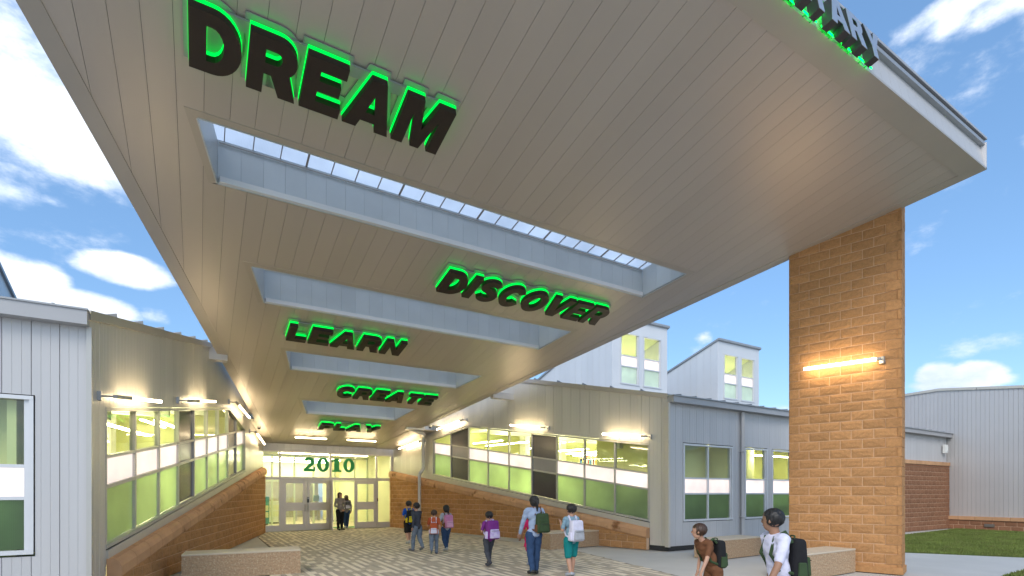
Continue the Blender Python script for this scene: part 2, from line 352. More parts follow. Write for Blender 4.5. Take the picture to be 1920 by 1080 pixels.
# ------------------------------------------------------------------ siding panels
def siding(parent, x0, x1, lofn, hifn, matx, pitch=.39, holes=(), y=0., name='siding_panel', rib=.0035, start=None, back=True):
    """holes: list of (xa, xb, lofn, hifn)"""
    x = x0 if start is None else start
    while x < x1-.005:
        a, b = max(x, x0), min(x+pitch, x1); x += pitch
        if b-a < .02: continue
        w_ = pitch; o = x-pitch
        prof = [(o+.0, .014), (o+.006, .0), (o+w_*.33, 0), (o+w_*.34, rib), (o+w_*.35, 0), (o+w_*.66, 0), (o+w_*.67, rib), (o+w_*.68, 0), (o+w_-.006, 0), (o+w_, .014)]
        cuts = [h[0] for h in holes]+[h[1] for h in holes]+[a, b]
        def py(s):
            for (p, q) in zip(prof, prof[1:]):
                if p[0]-1e-6 <= s <= q[0]+1e-6: return p[1]+(q[1]-p[1])*(s-p[0])/(q[0]-p[0])
            return 0
        xs = sorted(set([round(p[0], 5) for p in prof if a-1e-6 <= p[0] <= b+1e-6]+[round(c, 5) for c in cuts if a-1e-6 <= c <= b+1e-6]))
        mb = MB(); mb2 = MB(); split = all(any(h[0] < (s+t)/2 < h[1] for h in holes) for s, t in zip(xs, xs[1:]))
        for s, t in zip(xs, xs[1:]):
            mid = (s+t)/2; rng = [(lofn, hifn)]
            for h in holes:
                if h[0] < mid < h[1]:
                    rng = [(lofn, h[2]), (h[3], hifn)]
            for ri, (lo, hi) in enumerate(rng):
                if hi(mid)-lo(mid) < .01: continue
                (mb2 if split and ri else mb).poly([(s, y+py(s), lo(s)), (t, y+py(t), lo(t)), (t, y+py(t), max(hi(t), lo(t))), (s, y+py(s), max(hi(s), lo(s)))])
        if mb.v: mb.build(name, matx, parent)
        if mb2.v: mb2.build(name, matx, parent)
    if back:
        mb = MB(); xs = sorted(set([x0+.012, x1-.012]+[h[0] for h in holes]+[h[1] for h in holes])); ys = y+.02
        xs2 = []
        for p, q in zip(xs, xs[1:]):
            n = max(1, int((q-p)/1.0)); xs2 += [p+(q-p)*i/n for i in range(n)]
        xs2.append(xs[-1])
        for s, t in zip(xs2, xs2[1:]):
            mid = (s+t)/2; rng = [(lofn, hifn)]
            for h in holes:
                if h[0] < mid < h[1]: rng = [(lofn, h[2]), (h[3], hifn)]
            for lo, hi in rng:
                if hi(mid)-lo(mid) < .02: continue
                mb.prism([(s, ys, lo(s)), (t, ys, lo(t)), (t, ys, hi(t)), (s, ys, hi(s))], [(s, ys+.1, lo(s)), (t, ys+.1, lo(t)), (t, ys+.1, hi(t)), (s, ys+.1, hi(s))])
        mb.build('sheathing', M_DARK, parent)

# ------------------------------------------------------------------ ground
g = MB().box(-150, 150, -120, 220, -.30, -.020).build('ground', M_CONC2); tag(g, kind='structure')
# paving (pavers as pieces) : outline in plan
PAV = [(2.45, 24.70), (8.2, 25.05), (9.05, 19.9), (9.55, 12.4), (8.35, 7.1), (7.4, 2.0), (-6, 2.0), (-5.5, 6.0), (1.80, 12.3), (1.90, 17.9), (1.95, 22.3)]
def in_poly(x, y, P):
    c = False
    for i in range(len(P)):
        (x1, y1), (x2, y2) = P[i], P[i-1]
        if (y1 > y) != (y2 > y) and x < (x2-x1)*(y-y1)/(y2-y1)+x1: c = not c
    return c
pav = empty('paved_court', (5, 12, 0), kind='structure')
pb = MB(); pb.xy(PAV, -.018, -.008); pb.build('sand_bed', mat('paver_joint', (.16, .14, .11), .95), pav, world=True)
PW, PL = .1, .33
pmats = [mat('paver_cream', (.68, .60, .47), .8, 0, .08, 14, .3, 90, .003, objvar=.06), mat('paver_tan', (.42, .36, .275), .8, 0, .1, 14, .3, 90, .003, objvar=.06), mat('paver_grey', (.34, .30, .24), .8, 0, .1, 14, .3, 90, .003, objvar=.06)]
def paver_mesh(m):
    a, b, e = PW/2-.003, PL/2-.003, .004
    mb = MB().prism([(-a, -b, -.01), (a, -b, -.01), (a, b, -.01), (-a, b, -.01)], [(-a, -b, -e), (a, -b, -e), (a, b, -e), (-a, b, -e)])
    mb.prism([(-a, -b, -e), (a, -b, -e), (a, b, -e), (-a, b, -e)], [(-a+e, -b+e, 0), (a-e, -b+e, 0), (a-e, b-e, 0), (-a+e, b-e, 0)])
    return mb.mesh('paver', m)
pmesh = [paver_mesh(m) for m in pmats]
cells = []
ix = 0; x = -6.0
while x < 9.7:
    off = (ix*3 % 5)*PL/5 + (ix % 2)*PL/2
    y = 2.0+off
    while y < 25.2:
        if in_poly(x, y-.17, PAV) and in_poly(x, y+.17, PAV) and in_poly(x-.04, y, PAV) and in_poly(x+.04, y, PAV):
            zc = x*Fv.x+y*Fv.y; rc = x*Rv.x+y*Rv.y
            if zc > .5:
                u = 960+976*rc/zc; v = 924+976*1.69/zc
                vis = -40 < u < 1960 and v < 1110
            else: vis = False
            # stripes in drifts: cream share varies
            iy = int((y-2.0-off)/PL+.5); pq = (ix+2*iy) % 4; r_ = random.random(); c = (0 if r_ < .88 else 1) if pq == 0 else ((0 if r_ < .38 else 1) if pq == 2 else (0 if r_ < .06 else (2 if r_ < .5 else 1)))
            cells.append((zc if vis else 1e3, x, y, c))
        y += PL
    x += PW; ix += 1
cells.sort()
for (zc, x, y, c) in cells[:300]:
    o = bpy.data.objects.new('paver', pmesh[c]); COL.objects.link(o); o.parent = pav; o.location = (x-5, y-12, random.uniform(-.001, .001))
sm = MB()
for (zc, x, y, c) in cells[300:]:
    a, b, e = PW/2-.003, PL/2-.003, .004; z = random.uniform(-.001, .001)
    sm.prism([(x-a, y-b, -.008), (x+a, y-b, -.008), (x+a, y+b, -.008), (x-a, y+b, -.008)], [(x-a, y-b, z), (x+a, y-b, z), (x+a, y+b, z), (x-a, y+b, z)], c)
tag(sm.build('pavers', pmats, pav, world=True), kind='stuff')
# concrete aprons, as slabs with joints
conc = empty('concrete_walk', (10, 8, 0), kind='structure')
def slabs(P, parent, sx, sy, m, ztop=-.004, rot=0, only=None):
    xs = [p[0] for p in P]; ys = [p[1] for p in P]; x = min(xs)
    while x < max(xs):
        y = min(ys)
        while y < max(ys):
            q = [(x+.006, y+.006), (x+sx-.006, y+.006), (x+sx-.006, y+sy-.006), (x+.006, y+sy-.006)]
            for i in range(len(P)):    # P convex, counter-clockwise
                (x1, y1), (x2, y2) = P[i], P[(i+1) % len(P)]; a, b = y2-y1, -(x2-x1)
                q = clip(q, a, b, a*x1+b*y1)
                if not q: break
            if q and area(q) > .01: MB().xy(q, -.018, ztop).build('slab', m, parent, world=True)
            y += sy
        x += sx
slabs([(8.42, 7.1), (9.6, 12.4), (9.12, 19.9), (8.25, 25.0), (8.25, 25.1), (8.40, 25.1), (11.7, 10.7), (11.7, 7.1)], conc, 3.0, 3.05, M_CONC)
slabs([(7.5, 2.0), (8.35, 7.1), (11.7, 7.1), (11.7, 2.0)], conc, 2.1, 2.55, M_CONC)
slabs([(11.7, 2.0), (11.7, 10.56), (14.2, 10.56), (14.2, 2.0)], conc, 2.5, 2.85, M_CONC2)
slabs([(14.2, 4.45), (14.2, 7.6), (17.2, 6.95), (18.6, 4.7), (36, -2), (36, -6), (18, 4.1)], conc, 2.6, 2.6, M_CONC2)
slabs([(1.83, 12.3), (-5.2, 6.2), (-5.2, 9.7), (-1.4, 9.7), (2.37, 24.6), (1.92, 22.3), (1.87, 17.9)][::-1] if False else [(-5.2, 6.2), (1.76, 12.3), (1.84, 17.9), (1.89, 22.3), (2.36, 24.6), (-1.38, 9.7), (-5.2, 9.7)], conc, 2.4, 2.5, M_CONC)

# lawn with blades
LAWN = [(14.25, 7.65), (17.25, 7.0), (18.65, 4.75), (30.3, .5), (30.3, 10.1), (24.7, 9.75), (14.25, 9.2)]
LAWN2 = [(13.9, 3.92), (15.5, 3.98), (18.0, 4.05), (30, -1), (30, -8), (13.9, -4)]
M_TURF = mat('turf', (.09, .125, .035), .95, 0, .3, 1.2, .8, 60, .02, .1, mottle=((.10, .10, .035), 5, .5, .75))
M_BLADE = mat('grass_blades', (.17, .22, .055), .8, 0, .35, 1.0, spec=.2, mottle=((.17, .17, .06), 3.0, .5, .75))
lw_ = MB().xy(LAWN, -.019, .006).xy(LAWN2, -.019, .006).build('lawn_soil', M_TURF); tag(lw_, kind='structure')
def blades(P, n, name, zn=9):
    rnd = random.Random(5); mb = MB(); xs = [p[0] for p in P]; ys = [p[1] for p in P]; k = 0
    while k < n:
        x = rnd.uniform(min(xs), max(xs)); y = rnd.uniform(min(ys), max(ys))
        if not in_poly(x, y, P): continue
        k += 1; a = rnd.uniform(0, 6.28); h = rnd.uniform(.03, .065); wv = .011; dx, dy = math.cos(a)*wv, math.sin(a)*wv; lx, ly = rnd.uniform(-.03, .03), rnd.uniform(-.03, .03)
        b = len(mb.v); mb.v += [(x-dx, y-dy, .004), (x+dx, y+dy, .004), (x+lx, y+ly, h)]; mb.f.append((b, b+1, b+2)); mb.m.append(0)
    me = bpy.data.meshes.new(name); me.from_pydata(mb.v, [], mb.f); me.materials.append(M_BLADE)
    o = bpy.data.objects.new(name, me); COL.objects.link(o); return o
tag(blades(LAWN, 120000, 'grass'), 'clipped green grass between the concrete walk and the red-brown block wall', 'grass', kind='stuff')
tag(blades([(13.9, 3.9), (15.5, 3.96), (22, 1.9), (22, -1), (14, 0)], 40000, 'grass'), 'strip of clipped green grass in front of the pale concrete walk', 'grass', kind='stuff')

# ------------------------------------------------------------------ canopy
CF = 3.80                                  # front edge
CB = 24.72
def cxl(y): return 2.16-.2518*(23.053-y)   # left edge
def cxr(y): return 7.739+.2585*(23.311-y)  # right edge
can = empty('entrance_canopy', (5.2, 12, 0), label='large tapering grey metal entrance canopy with four skylights sloping down to the school doors', cat='canopy')
SLOTS = [((-.01, 8.50), (9.99, 8.52), (9.735, 9.69), (.266, 9.68)), ((.93, 11.82), (9.10, 11.86), (8.86, 13.13), (1.29, 13.14)),
         ((2.07, 15.50), (8.12, 15.48), (7.77, 16.72), (2.355, 16.70)), ((3.08, 19.20), (7.14, 19.12), (6.83, 20.58), (3.45, 20.54))]
TR = .13
TRZ = []
for s in SLOTS:
    (a, b), (c, d), (e, f_), (g_, h_) = s
    y0, y1 = min(b, d)-TR, max(f_, h_)+.03
    sl_, sr = (g_-a)/(h_-b), (e-c)/(f_-d)
    L_ = lambda y, a=a, b=b, sl_=sl_: a+(y-b)*sl_-TR*1.0
    R_ = lambda y, c=c, d=d, sr=sr: c+(y-d)*sr+TR*1.0
    TRZ.append((y0, y1, L_, R_, sl_, sr))
EB = .24   # edge trim width
pitch = .3165; x = -3.1
zf = lambda x, y: zs(y)
zf2 = lambda x, y: zs(y)+.018
while x < 13.2:
    a, b = x+.0024, x+pitch-.0024; x += pitch
    def strip(y0, y1):
        p = [(a, y0), (b, y0), (b, y1), (a, y1)]
        # left/right trims (edges slanted)
        k = .2518; p = clip(p, -1, k, -(cxl(0)+EB)) if p else p
        k2 = .2585
        if p: p = clip(p, 1, k2, cxr(0)-EB)
        return p
    bands = []; y = CF+.32
    for t in TRZ:
        bands.append(('f', y, t[0], None)); bands.append(('s', t[0], t[1], t)); y = t[1]
    bands.append(('f', y, CB, None))
    cur = []
    def flush():
        global cur
        if cur:
            mb = MB()
            for q in cur: mb.xy(q, zf, zf2)
            mb.build('soffit_panel', M_SOF, can, world=True)
        cur = []
    for kind, y0, y1, t in bands:
        p = strip(y0, y1)
        if kind == 'f':
            if p and area(p) > .002: cur.append(p)
            else: flush()
        else:
            pcs = []; broken = True
            lefts = clip(p, 1, -t[4], t[2](0)) if p else []
            rights = clip(p, -1, t[5], -t[3](0)) if p else []
            for q in (lefts, rights):
                if q and area(q) > .002: pcs.append(q)
            if pcs:
                tot = sum(area(q) for q in pcs)
                cur += pcs
                if tot < area(p)-1e-3:
                    # piece reaches only one side of the slot: break after it when it tapers out
                    if min(max(v[1] for v in q) for q in pcs) < y1-.02: flush()
            else: flush()
    flush()
# dark void above the panels, with holes left for the wells
def canopy_sheet(zlo, zhi, m, name, inset=.01, y0=CF+.02, y1=CB):
    mb = MB(); y = y0
    for t in TRZ:
        a_, b_ = t[0]+.04, t[1]-.0
        mb.xy([(cxl(y)+inset, y), (cxr(y)-inset, y), (cxr(a_)-inset, a_), (cxl(a_)+inset, a_)], zlo, zhi)
        mb.xy([(cxl(a_)+inset, a_), (t[2](a_)+.05, a_), (t[2](b_)+.05, b_), (cxl(b_)+inset, b_)], zlo, zhi)
        mb.xy([(t[3](a_)-.05, a_), (cxr(a_)-inset, a_), (cxr(b_)-inset, b_), (t[3](b_)-.05, b_)], zlo, zhi)
        y = b_
    mb.xy([(cxl(y)+inset, y), (cxr(y)-inset, y), (cxr(y1)-inset, y1), (cxl(y1)+inset, y1)], zlo, zhi)
    return mb.build(name, m, can, world=True)
canopy_sheet(lambda x, y: zs(y)+.022, lambda x, y: zs(y)+.05, mat('shadow_gap', (.10, .09, .08), .8), 'soffit_backing', inset=.03)
canopy_sheet(lambda x, y: zs(y)+.46, lambda x, y: zs(y)+.52, M_ROOF, 'roof', inset=.012)
# edge trims
e = .012
MB().xy([(cxl(CF), CF), (cxl(CF)+EB+.02, CF), (cxl(CB)+EB+.0, CB), (cxl(CB), CB)], lambda x, y: zs(y)-e, lambda x, y: zs(y)+.02).build('edge_trim', M_TRIM, can, world=True)
MB().xy([(cxr(CF)-EB-.02, CF), (cxr(CF), CF), (cxr(CB), CB), (cxr(CB)-EB, CB)], lambda x, y: zs(y)-e, lambda x, y: zs(y)+.02).build('edge_trim', M_TRIM, can, world=True)
MB().xy([(cxl(CF)+EB+.022, CF), (cxr(CF)-EB-.022, CF), (cxr(CF+.32)-EB-.022, CF+.32), (cxl(CF+.32)+EB+.022, CF+.32)], lambda x, y: zs(y)-e, lambda x, y: zs(y)+.02).build('front_trim', M_TRIM, can, world=True)
# side fascias
for fn, sg in ((cxl, -1), (cxr, 1)):
    y = CF; 
    while y < 24.4:
        y2 = min(y+3.0, 24.5)
        MB().prism([(fn(y), y, zs(y)-.002), (fn(y)-sg*.03, y, zs(y)-.002), (fn(y)-sg*.03, y, zs(y)+.5), (fn(y), y, zs(y)+.5)],
                   [(fn(y2-.008), y2-.008, zs(y2)-.002), (fn(y2-.008)-sg*.03, y2-.008, zs(y2)-.002), (fn(y2-.008)-sg*.03, y2-.008, zs(y2)+.5), (fn(y2-.008), y2-.008, zs(y2)+.5)]).build('side_fascia', M_SIDG, can, world=True)
        y = y2
# front fascia: narrow vertical sheets, leaning square to the roof
fx0, fx1 = cxl(CF), cxr(CF); n = 50
for i in range(n):
    a, b = fx0+(fx1-fx0)*i/n+.002, fx0+(fx1-fx0)*(i+1)/n-.002
    MB().prism([(a, CF, zs(CF)-.012), (b, CF, zs(CF)-.012), (b, CF+.03, zs(CF)-.012), (a, CF+.03, zs(CF)-.012)],
               [(a, CF+.09, zs(CF)+.47), (b, CF+.09, zs(CF)+.47), (b, CF+.12, zs(CF)+.47), (a, CF+.12, zs(CF)+.47)]).build('fascia_sheet', M_FASF, can, world=True)
MB().box(fx0-.02, fx1+.02, CF+.05, CF+.20, zs(CF)+.475, zs(CF)+.56).build('drip_cap', mat('dark_cap', (.10, .10, .11), .4, .4), can, world=True)
MB().box(fx0-.02, fx1+.02, CF+.0, CF+.22, zs(CF)+.562, zs(CF)+.60).build('roof_edge', M_FASC, can, world=True)
# skylight wells
for si, s in enumerate(SLOTS):
    t = TRZ[si]; (A, B, C_, D_) = s
    # trims around the opening
    y0, y1 = t[0], t[1]
    tz0 = lambda x, y: zs(y)-.006; tz1 = lambda x, y: zs(y)+.024
    rim = MB()
    rim.xy([(t[2](y0), y0), (t[3](y0), y0), (t[3](B[1]), B[1]), (t[2](A[1]), A[1])], tz0, tz1)
    rim.xy([(t[2](A[1]), A[1]), A, D_, (t[2](y1), y1)], tz0, tz1); rim.xy([B, (t[3](B[1]), B[1]), (t[3](y1), y1), C_], tz0, tz1)
    rim.build('opening_trim', M_TRIM, can, world=True)
    H = .70 if si == 0 else .82
    well = MB(); up = lambda p, h: (p[0], p[1], zs(p[1])+h)
    corners = [A, B, C_, D_]
    def wallpan(p, q, nrm, n, ribs=True):
        for i in range(n):
            f0, f1 = i/n, (i+1)/n; ln = math.hypot(q[0]-p[0], q[1]-p[1]); ee = .0014/ln
            a_ = (p[0]+(q[0]-p[0])*(f0+ee), p[1]+(q[1]-p[1])*(f0+ee)); b_ = (p[0]+(q[0]-p[0])*(f1-ee), p[1]+(q[1]-p[1])*(f1-ee))
            o_ = (nrm[0]*.02, nrm[1]*.02); base_ = zs(max(p[1], q[1])) if abs(p[1]-q[1]) < .2 else None
            lo = lambda pp: zs(pp[1])-.01
            # all curb tops at one sloping plane
            hi = lambda pp: zs(pp[1])+H
            MB().prism([(a_[0], a_[1], lo(a_)), (b_[0], b_[1], lo(b_)), (b_[0]+o_[0], b_[1]+o_[1], lo(b_)), (a_[0]+o_[0], a_[1]+o_[1], lo(a_))],
                       [(a_[0], a_[1], hi(a_)), (b_[0], b_[1], hi(b_)), (b_[0]+o_[0], b_[1]+o_[1], hi(b_)), (a_[0]+o_[0], a_[1]+o_[1], hi(a_))]).build('well_panel', M_WELL, can, world=True)
    npan = max(6, int(round((C_[0]-D_[0])/.34)))
    wallpan(D_, C_, (0, 1), npan); wallpan(A, B, (0, -1), npan)
    wallpan(A, D_, (-1, .3), 3); wallpan(B, C_, (1, .3), 3)
    ck = MB()
    for p, q, nx_, ny_ in ((D_, C_, 0, 1), (A, B, 0, -1), (A, D_, -1, 0), (B, C_, 1, 0)):
        o1, o2 = .025, .06
        ck.prism([(p[0]+nx_*o1, p[1]+ny_*o1, zs(p[1])+.03), (q[0]+nx_*o1, q[1]+ny_*o1, zs(q[1])+.03), (q[0]+nx_*o2, q[1]+ny_*o2, zs(q[1])+.03), (p[0]+nx_*o2, p[1]+ny_*o2, zs(p[1])+.03)],
                 [(p[0]+nx_*o1, p[1]+ny_*o1, zs(p[1])+H+.02), (q[0]+nx_*o1, q[1]+ny_*o1, zs(q[1])+H+.02), (q[0]+nx_*o2, q[1]+ny_*o2, zs(q[1])+H+.02), (p[0]+nx_*o2, p[1]+ny_*o2, zs(p[1])+H+.02)])
    ck.build('skylight_curb', mat('curb_metal', (.3, .31, .32), .5, .3), can, world=True)
    # bottom ledge of the far wall
    MB().xy([(D_[0]+.03, D_[1]-.05), (C_[0]-.03, C_[1]-.05), (C_[0]-.01, C_[1]), (D_[0]+.01, D_[1])], lambda x, y: zs(y)+.0, lambda x, y: zs(y)+.09).build('well_ledge', M_SIDW, can, world=True)
    # glazing
    sky_ = empty('skylight', (0, 0, 0)); sky_.parent = can; sky_.matrix_parent_inverse = pmat(can).inverted()
    xa0, xb0 = A[0], B[0]; W_ = xb0-xa0; npn = max(8, int(round(W_/.41)))
    bars = MB()
    zt = lambda x, y: zs(y)+H
    for i in range(npn):
        xl = lambda y, i=i: (A[0]+(D_[0]-A[0])*(y-A[1])/(D_[1]-A[1])); xr = lambda y, i=i: (B[0]+(C_[0]-B[0])*(y-B[1])/(C_[1]-B[1]))
        a_, b_ = A[0]-.05+(W_+.1)*i/npn, A[0]-.05+(W_+.1)*(i+1)/npn
        MB().xy([(a_, A[1]-.03), (b_, A[1]-.03), (b_, D_[1]+.03), (a_, D_[1]+.03)], lambda x, y: zt(x, y)+.025, lambda x, y: zt(x, y)+.035).build('glazing_pane', M_TOPG, sky_, world=False).matrix_parent_inverse = Matrix.Identity(4)
        thick = .032 if i % 4 == 3 else .014
        if i < npn-1: bars.box(b_-thick/2, b_+thick/2, A[1]-.03, D_[1]+.03, 0, .024 if thick < .02 else .0241)
    # slope the bars
    bars.v = [(vx, vy, zt(vx, vy)+vz) for vx, vy, vz in bars.v]
    bo = bars.build('glazing_bars', mat('bar_metal', (.32, .29, .27), .5, .2), sky_); 
    cb = MB(); hy = D_[1]-.10
    cb.tube([(D_[0]+.02, D_[1]-.03, zs(D_[1])+H-.05), (C_[0]-.02, C_[1]-.03, zs(C_[1])+H-.05)], .012, 6); cb.build('conduit', M_LAMP, can, world=True)

# ceiling infill by the doors, where the soffit runs out to the wing walls
for pts in ([(cxl(22.9)-.0, 22.92), (cxl(22.9)-.0, 22.92), (2.42, 24.72), (1.95, 22.92)],):
    pass
def wallx_l(y): return -1.395+(y-9.72)*(2.40+1.395)/(24.74-9.72)
def wallx_r(y): return 8.233+(25.128-y)*(11.655-8.233)/(25.128-10.576)
y = 21.3
mbi = MB()
mbi.xy([(wallx_l(21.6)+.02, 21.6), (cxl(21.6)-.004, 21.6), (cxl(24.7)-.004, 24.7), (wallx_l(24.7)+.02, 24.7)], lambda x, y: zs(y)-.002, lambda x, y: zs(y)+.03)
mbi.build('infill_soffit', M_SOF, can, world=True); mbi = MB()
mbi.xy([(cxr(21.6)+.004, 21.6), (wallx_r(21.6)-.02, 21.6), (wallx_r(24.9)-.02, 24.9), (cxr(24.9)+.004, 24.9)], lambda x, y: zs(y)-.002, lambda x, y: zs(y)+.03)
mbi.build('infill_soffit', M_SOF, can, world=True)
# tie beams from the canopy to the wings
for (ya, zb) in ((16.2, 5.30),):
    MB().box(wallx_l(ya)-.05, cxl(ya)+.25, ya, ya+.30, zb, zb+.32).build('tie_beam', M_SIDG, can, world=True)
    MB().box(cxr(ya)-.25, wallx_r(ya)+.05, ya+.6, ya+.85, zb-.10, zb+.12).build('tie_beam', M_SIDG, can, world=True)
MB().box(wallx_l(21.0)-.05, cxl(21.0)+.2, 21.0, 21.6, 4.62, 5.1).build('tie_beam', M_SIDG, can, world=True)
MB().box(cxr(21.0)-.2, wallx_r(21.0)+.05, 21.0, 21.6, 4.62, 5.1).build('tie_beam', M_SIDG, can, world=True)

# ------------------------------------------------------------------ letters
def arc(cx, cy, rx, ry, a0, a1, n=12): return [(cx+rx*math.cos(R(a0+(a1-a0)*i/n)), cy+ry*math.sin(R(a0+(a1-a0)*i/n))) for i in range(n+1)]
def stroke(path, wts):
    L_, R_ = [], []
    for i, p in enumerate(path):
        a = path[max(i-1, 0)]; b = path[min(i+1, len(path)-1)]; dx, dy = b[0]-a[0], b[1]-a[1]; l = math.hypot(dx, dy); nx_, ny_ = -dy/l, dx/l; w_ = wts[i]/2
        L_.append((p[0]+nx_*w_, p[1]+ny_*w_)); R_.append((p[0]-nx_*w_, p[1]-ny_*w_))
    return L_+R_[::-1]
def s_glyph():
    up_ = arc(.39, .735, .25, .165, 25, 270, 16); dn = arc(.41, .32-.02, .26, .20, 90, -150, 16)
    path = up_[:-1]+[(.40, .535)]+dn[1:]
    n = len(path); w = [.21+.05*math.sin(math.pi*i/(n-1)) for i in range(n)]
    return stroke(path, w)
GL = {
 'D': (.84, [[(0, 0), (0, 1), (.36, 1)]+arc(.36, .5, .46, .5, 90, -90, 16)[1:], [(.27, .21), (.27, .79), (.35, .79)]+arc(.35, .5, .19, .29, 90, -90, 10)[1:]]),
 'R': (.86, [[(0, 0), (0, 1), (.48, 1)]+arc(.48, .69, .33, .31, 90, -48, 12)[1:]+[(.86, 0), (.56, 0), (.39, .37), (.27, .37), (.27, 0)], [(.27, .57), (.27, .80), (.45, .80)]+arc(.45, .685, .10, .115, 90, -90, 8)[1:]]),
 'E': (.76, [[(0, 0), (0, 1), (.74, 1), (.74, .79), (.27, .79), (.27, .61), (.68, .61), (.68, .41), (.27, .41), (.27, .21), (.76, .21), (.76, 0)]]),
 'A': (.96, [[(0, 0), (.33, 1), (.63, 1), (.96, 0), (.67, 0), (.62, .17), (.33, .17), (.28, 0)], [(.385, .36), (.575, .36), (.48, .72)]]),
 'M': (1.06, [[(0, 0), (0, 1), (.37, 1), (.53, .42), (.69, 1), (1.06, 1), (1.06, 0), (.81, 0), (.81, .70), (.63, 0), (.43, 0), (.25, .70), (.25, 0)]]),
 'I': (.27, [[(0, 0), (0, 1), (.27, 1), (.27, 0)]]),
 'S': (.80, [s_glyph()]),
 'C': (.84, [arc(.44, .5, .44, .52, 32, 328, 24)+arc(.44, .5, .18, .28, 315, 45, 16)]),
 'O': (.92, [arc(.46, .5, .46, .52, 0, 360, 28)[:-1], arc(.46, .5, .19, .29, 0, 360, 20)[:-1]]),
 'V': (.92, [[(.30, 0), (0, 1), (.29, 1), (.46, .33), (.63, 1), (.92, 1), (.62, 0)]]),
 'L': (.70, [[(0, 0), (0, 1), (.27, 1), (.27, .22), (.70, .22), (.70, 0)]]),
 'N': (.84, [[(0, 0), (0, 1), (.28, 1), (.58, .42), (.58, 1), (.84, 1), (.84, 0), (.56, 0), (.26, .58), (.26, 0)]]),
 'T': (.78, [[(.255, 0), (.255, .78), (0, .78), (0, 1), (.78, 1), (.78, .78), (.525, .78), (.525, 0)]]),
 'P': (.80, [[(0, 0), (0, 1), (.48, 1)]+arc(.48, .67, .32, .33, 90, -90, 12)[1:]+[(.27, .34), (.27, 0)], [(.27, .54), (.27, .80), (.44, .80)]+arc(.44, .67, .11, .13, 90, -90, 8)[1:]]),
 'Y': (.92, [[(.32, 0), (.32, .38), (0, 1), (.30, 1), (.46, .62), (.62, 1), (.92, 1), (.59, .38), (.59, 0)]]),
}
def offset(poly, d):
    a = sum(poly[i][0]*poly[(i+1) % len(poly)][1]-poly[(i+1) % len(poly)][0]*poly[i][1] for i in range(len(poly)))
    sg = 1 if a < 0 else -1; outp = []
    for i, p in enumerate(poly):
        a_, b_ = poly[i-1], poly[(i+1) % len(poly)]
        e1 = Vector((p[0]-a_[0], p[1]-a_[1])); e2 = Vector((b_[0]-p[0], b_[1]-p[1]))
        if e1.length < 1e-6 or e2.length < 1e-6: outp.append(p); continue
        e1.normalize(); e2.normalize(); n1_ = Vector((-e1.y, e1.x)); n2_ = Vector((-e2.y, e2.x)); m_ = n1_+n2_
        if m_.length < .3: outp.append((p[0]+n1_.x*d*sg, p[1]+n1_.y*d*sg)); continue
        m_.normalize(); k = d*sg/max(.5, m_.dot(n1_)); outp.append((p[0]+m_.x*k, p[1]+m_.y*k))
    return outp
def glyph_slab(contours, h, x, z0, z1, wx=1., off=0., holes=True):
    """slab between local z0..z1, letter height h, at x"""
    cs = []
    for i, c in enumerate(contours):
        c = [(x+p[0]*h*wx, p[1]*h) for p in c]
        if off: c = offset(c, off if i == 0 else -off)
        if i == 0 or holes: cs.append(c)
    tri = geometry.tessellate_polygon([[Vector((p[0], p[1], 0)) for p in c] for c in cs])
    flat = [p for c in cs for p in c]; mb = MB(); n = len(flat)
    mb.v = [(p[0], p[1], z0) for p in flat]+[(p[0], p[1], z1) for p in flat]
    for t in tri: mb.f += [tuple(t), tuple(i+n for i in t[::-1])]; mb.m += [0, 0]
    k = 0
    for c in cs:
        for i in range(len(c)):
            j = (i+1) % len(c); mb.f.append((k+i, k+j, k+n+j, k+n+i)); mb.m.append(0)
        k += len(c)
    return mb
def bbox(cs): xs = [p[0] for c in cs for p in c]; return min(xs), max(xs)
def word_sign(text, x0, x1, ytop, h, label, face=.20):
    """word hung under the sloping soffit; x0..x1 is its span, ytop the y of the letter tops"""
    gap = .085; tot = sum(GL[c][0] for c in text)+gap*(len(text)-1); k = (x1-x0)/(tot*h)
    th = math.atan(SL); yb = ytop+h*math.cos(th)
    root = empty('word_sign', (x0, yb, zs(yb)), label=label, cat='sign', group='words under the canopy')
    # local axes: x = +X, y = up the letter (towards the street), z = down from the soffit
    root.rotation_euler = (math.pi-th, 0, 0)
    # rotation about X by (pi - th): y -> (0,-cos th, sin th) = up slope towards the street, z -> down
    x = 0
    for c in text:
        wd, cs = GL[c]
        glyph_slab(cs, h, x, .105, face, k).build('letter', M_LETTER, root)
        glyph_slab(cs, h, x, .055, .105-.001, k, off=.004).build('light_ring', M_HALO, root)
        glyph_slab([cs[0]], h, x, .012, .022, k, off=.055, holes=False).build('backer_plate', M_BACK, root)
        for sx, sy in ((.18, .15), (.18, .85)):
            pass
        x += (wd+gap)*h*k
    W_ = x1-x0
    MB().box(.05, W_-.05, h*.75, h*.95, .0225, .05).build('raceway', M_BACK, root)
    for i in range(int(W_/.6)):
        pass
    return root
word_sign('DREAM', -.10, 3.14, 6.78, .775, 'dark letters spelling DREAM with green halo light, nearest the street')
word_sign('DISCOVER', 4.62, 9.26, 10.25, .80, 'dark letters spelling DISCOVER with green halo light, on the right between two skylights')
word_sign('LEARN', 1.92, 4.90, 13.69, .80, 'dark letters spelling LEARN with green halo light')
word_sign('CREATE', 3.93, 7.35, 17.30, .84, 'dark letters spelling CREATE with green halo light')
word_sign('PLAY', 4.10, 6.42, 21.15, .68, 'dark letters spelling PLAY with green halo light, closest to the doors')
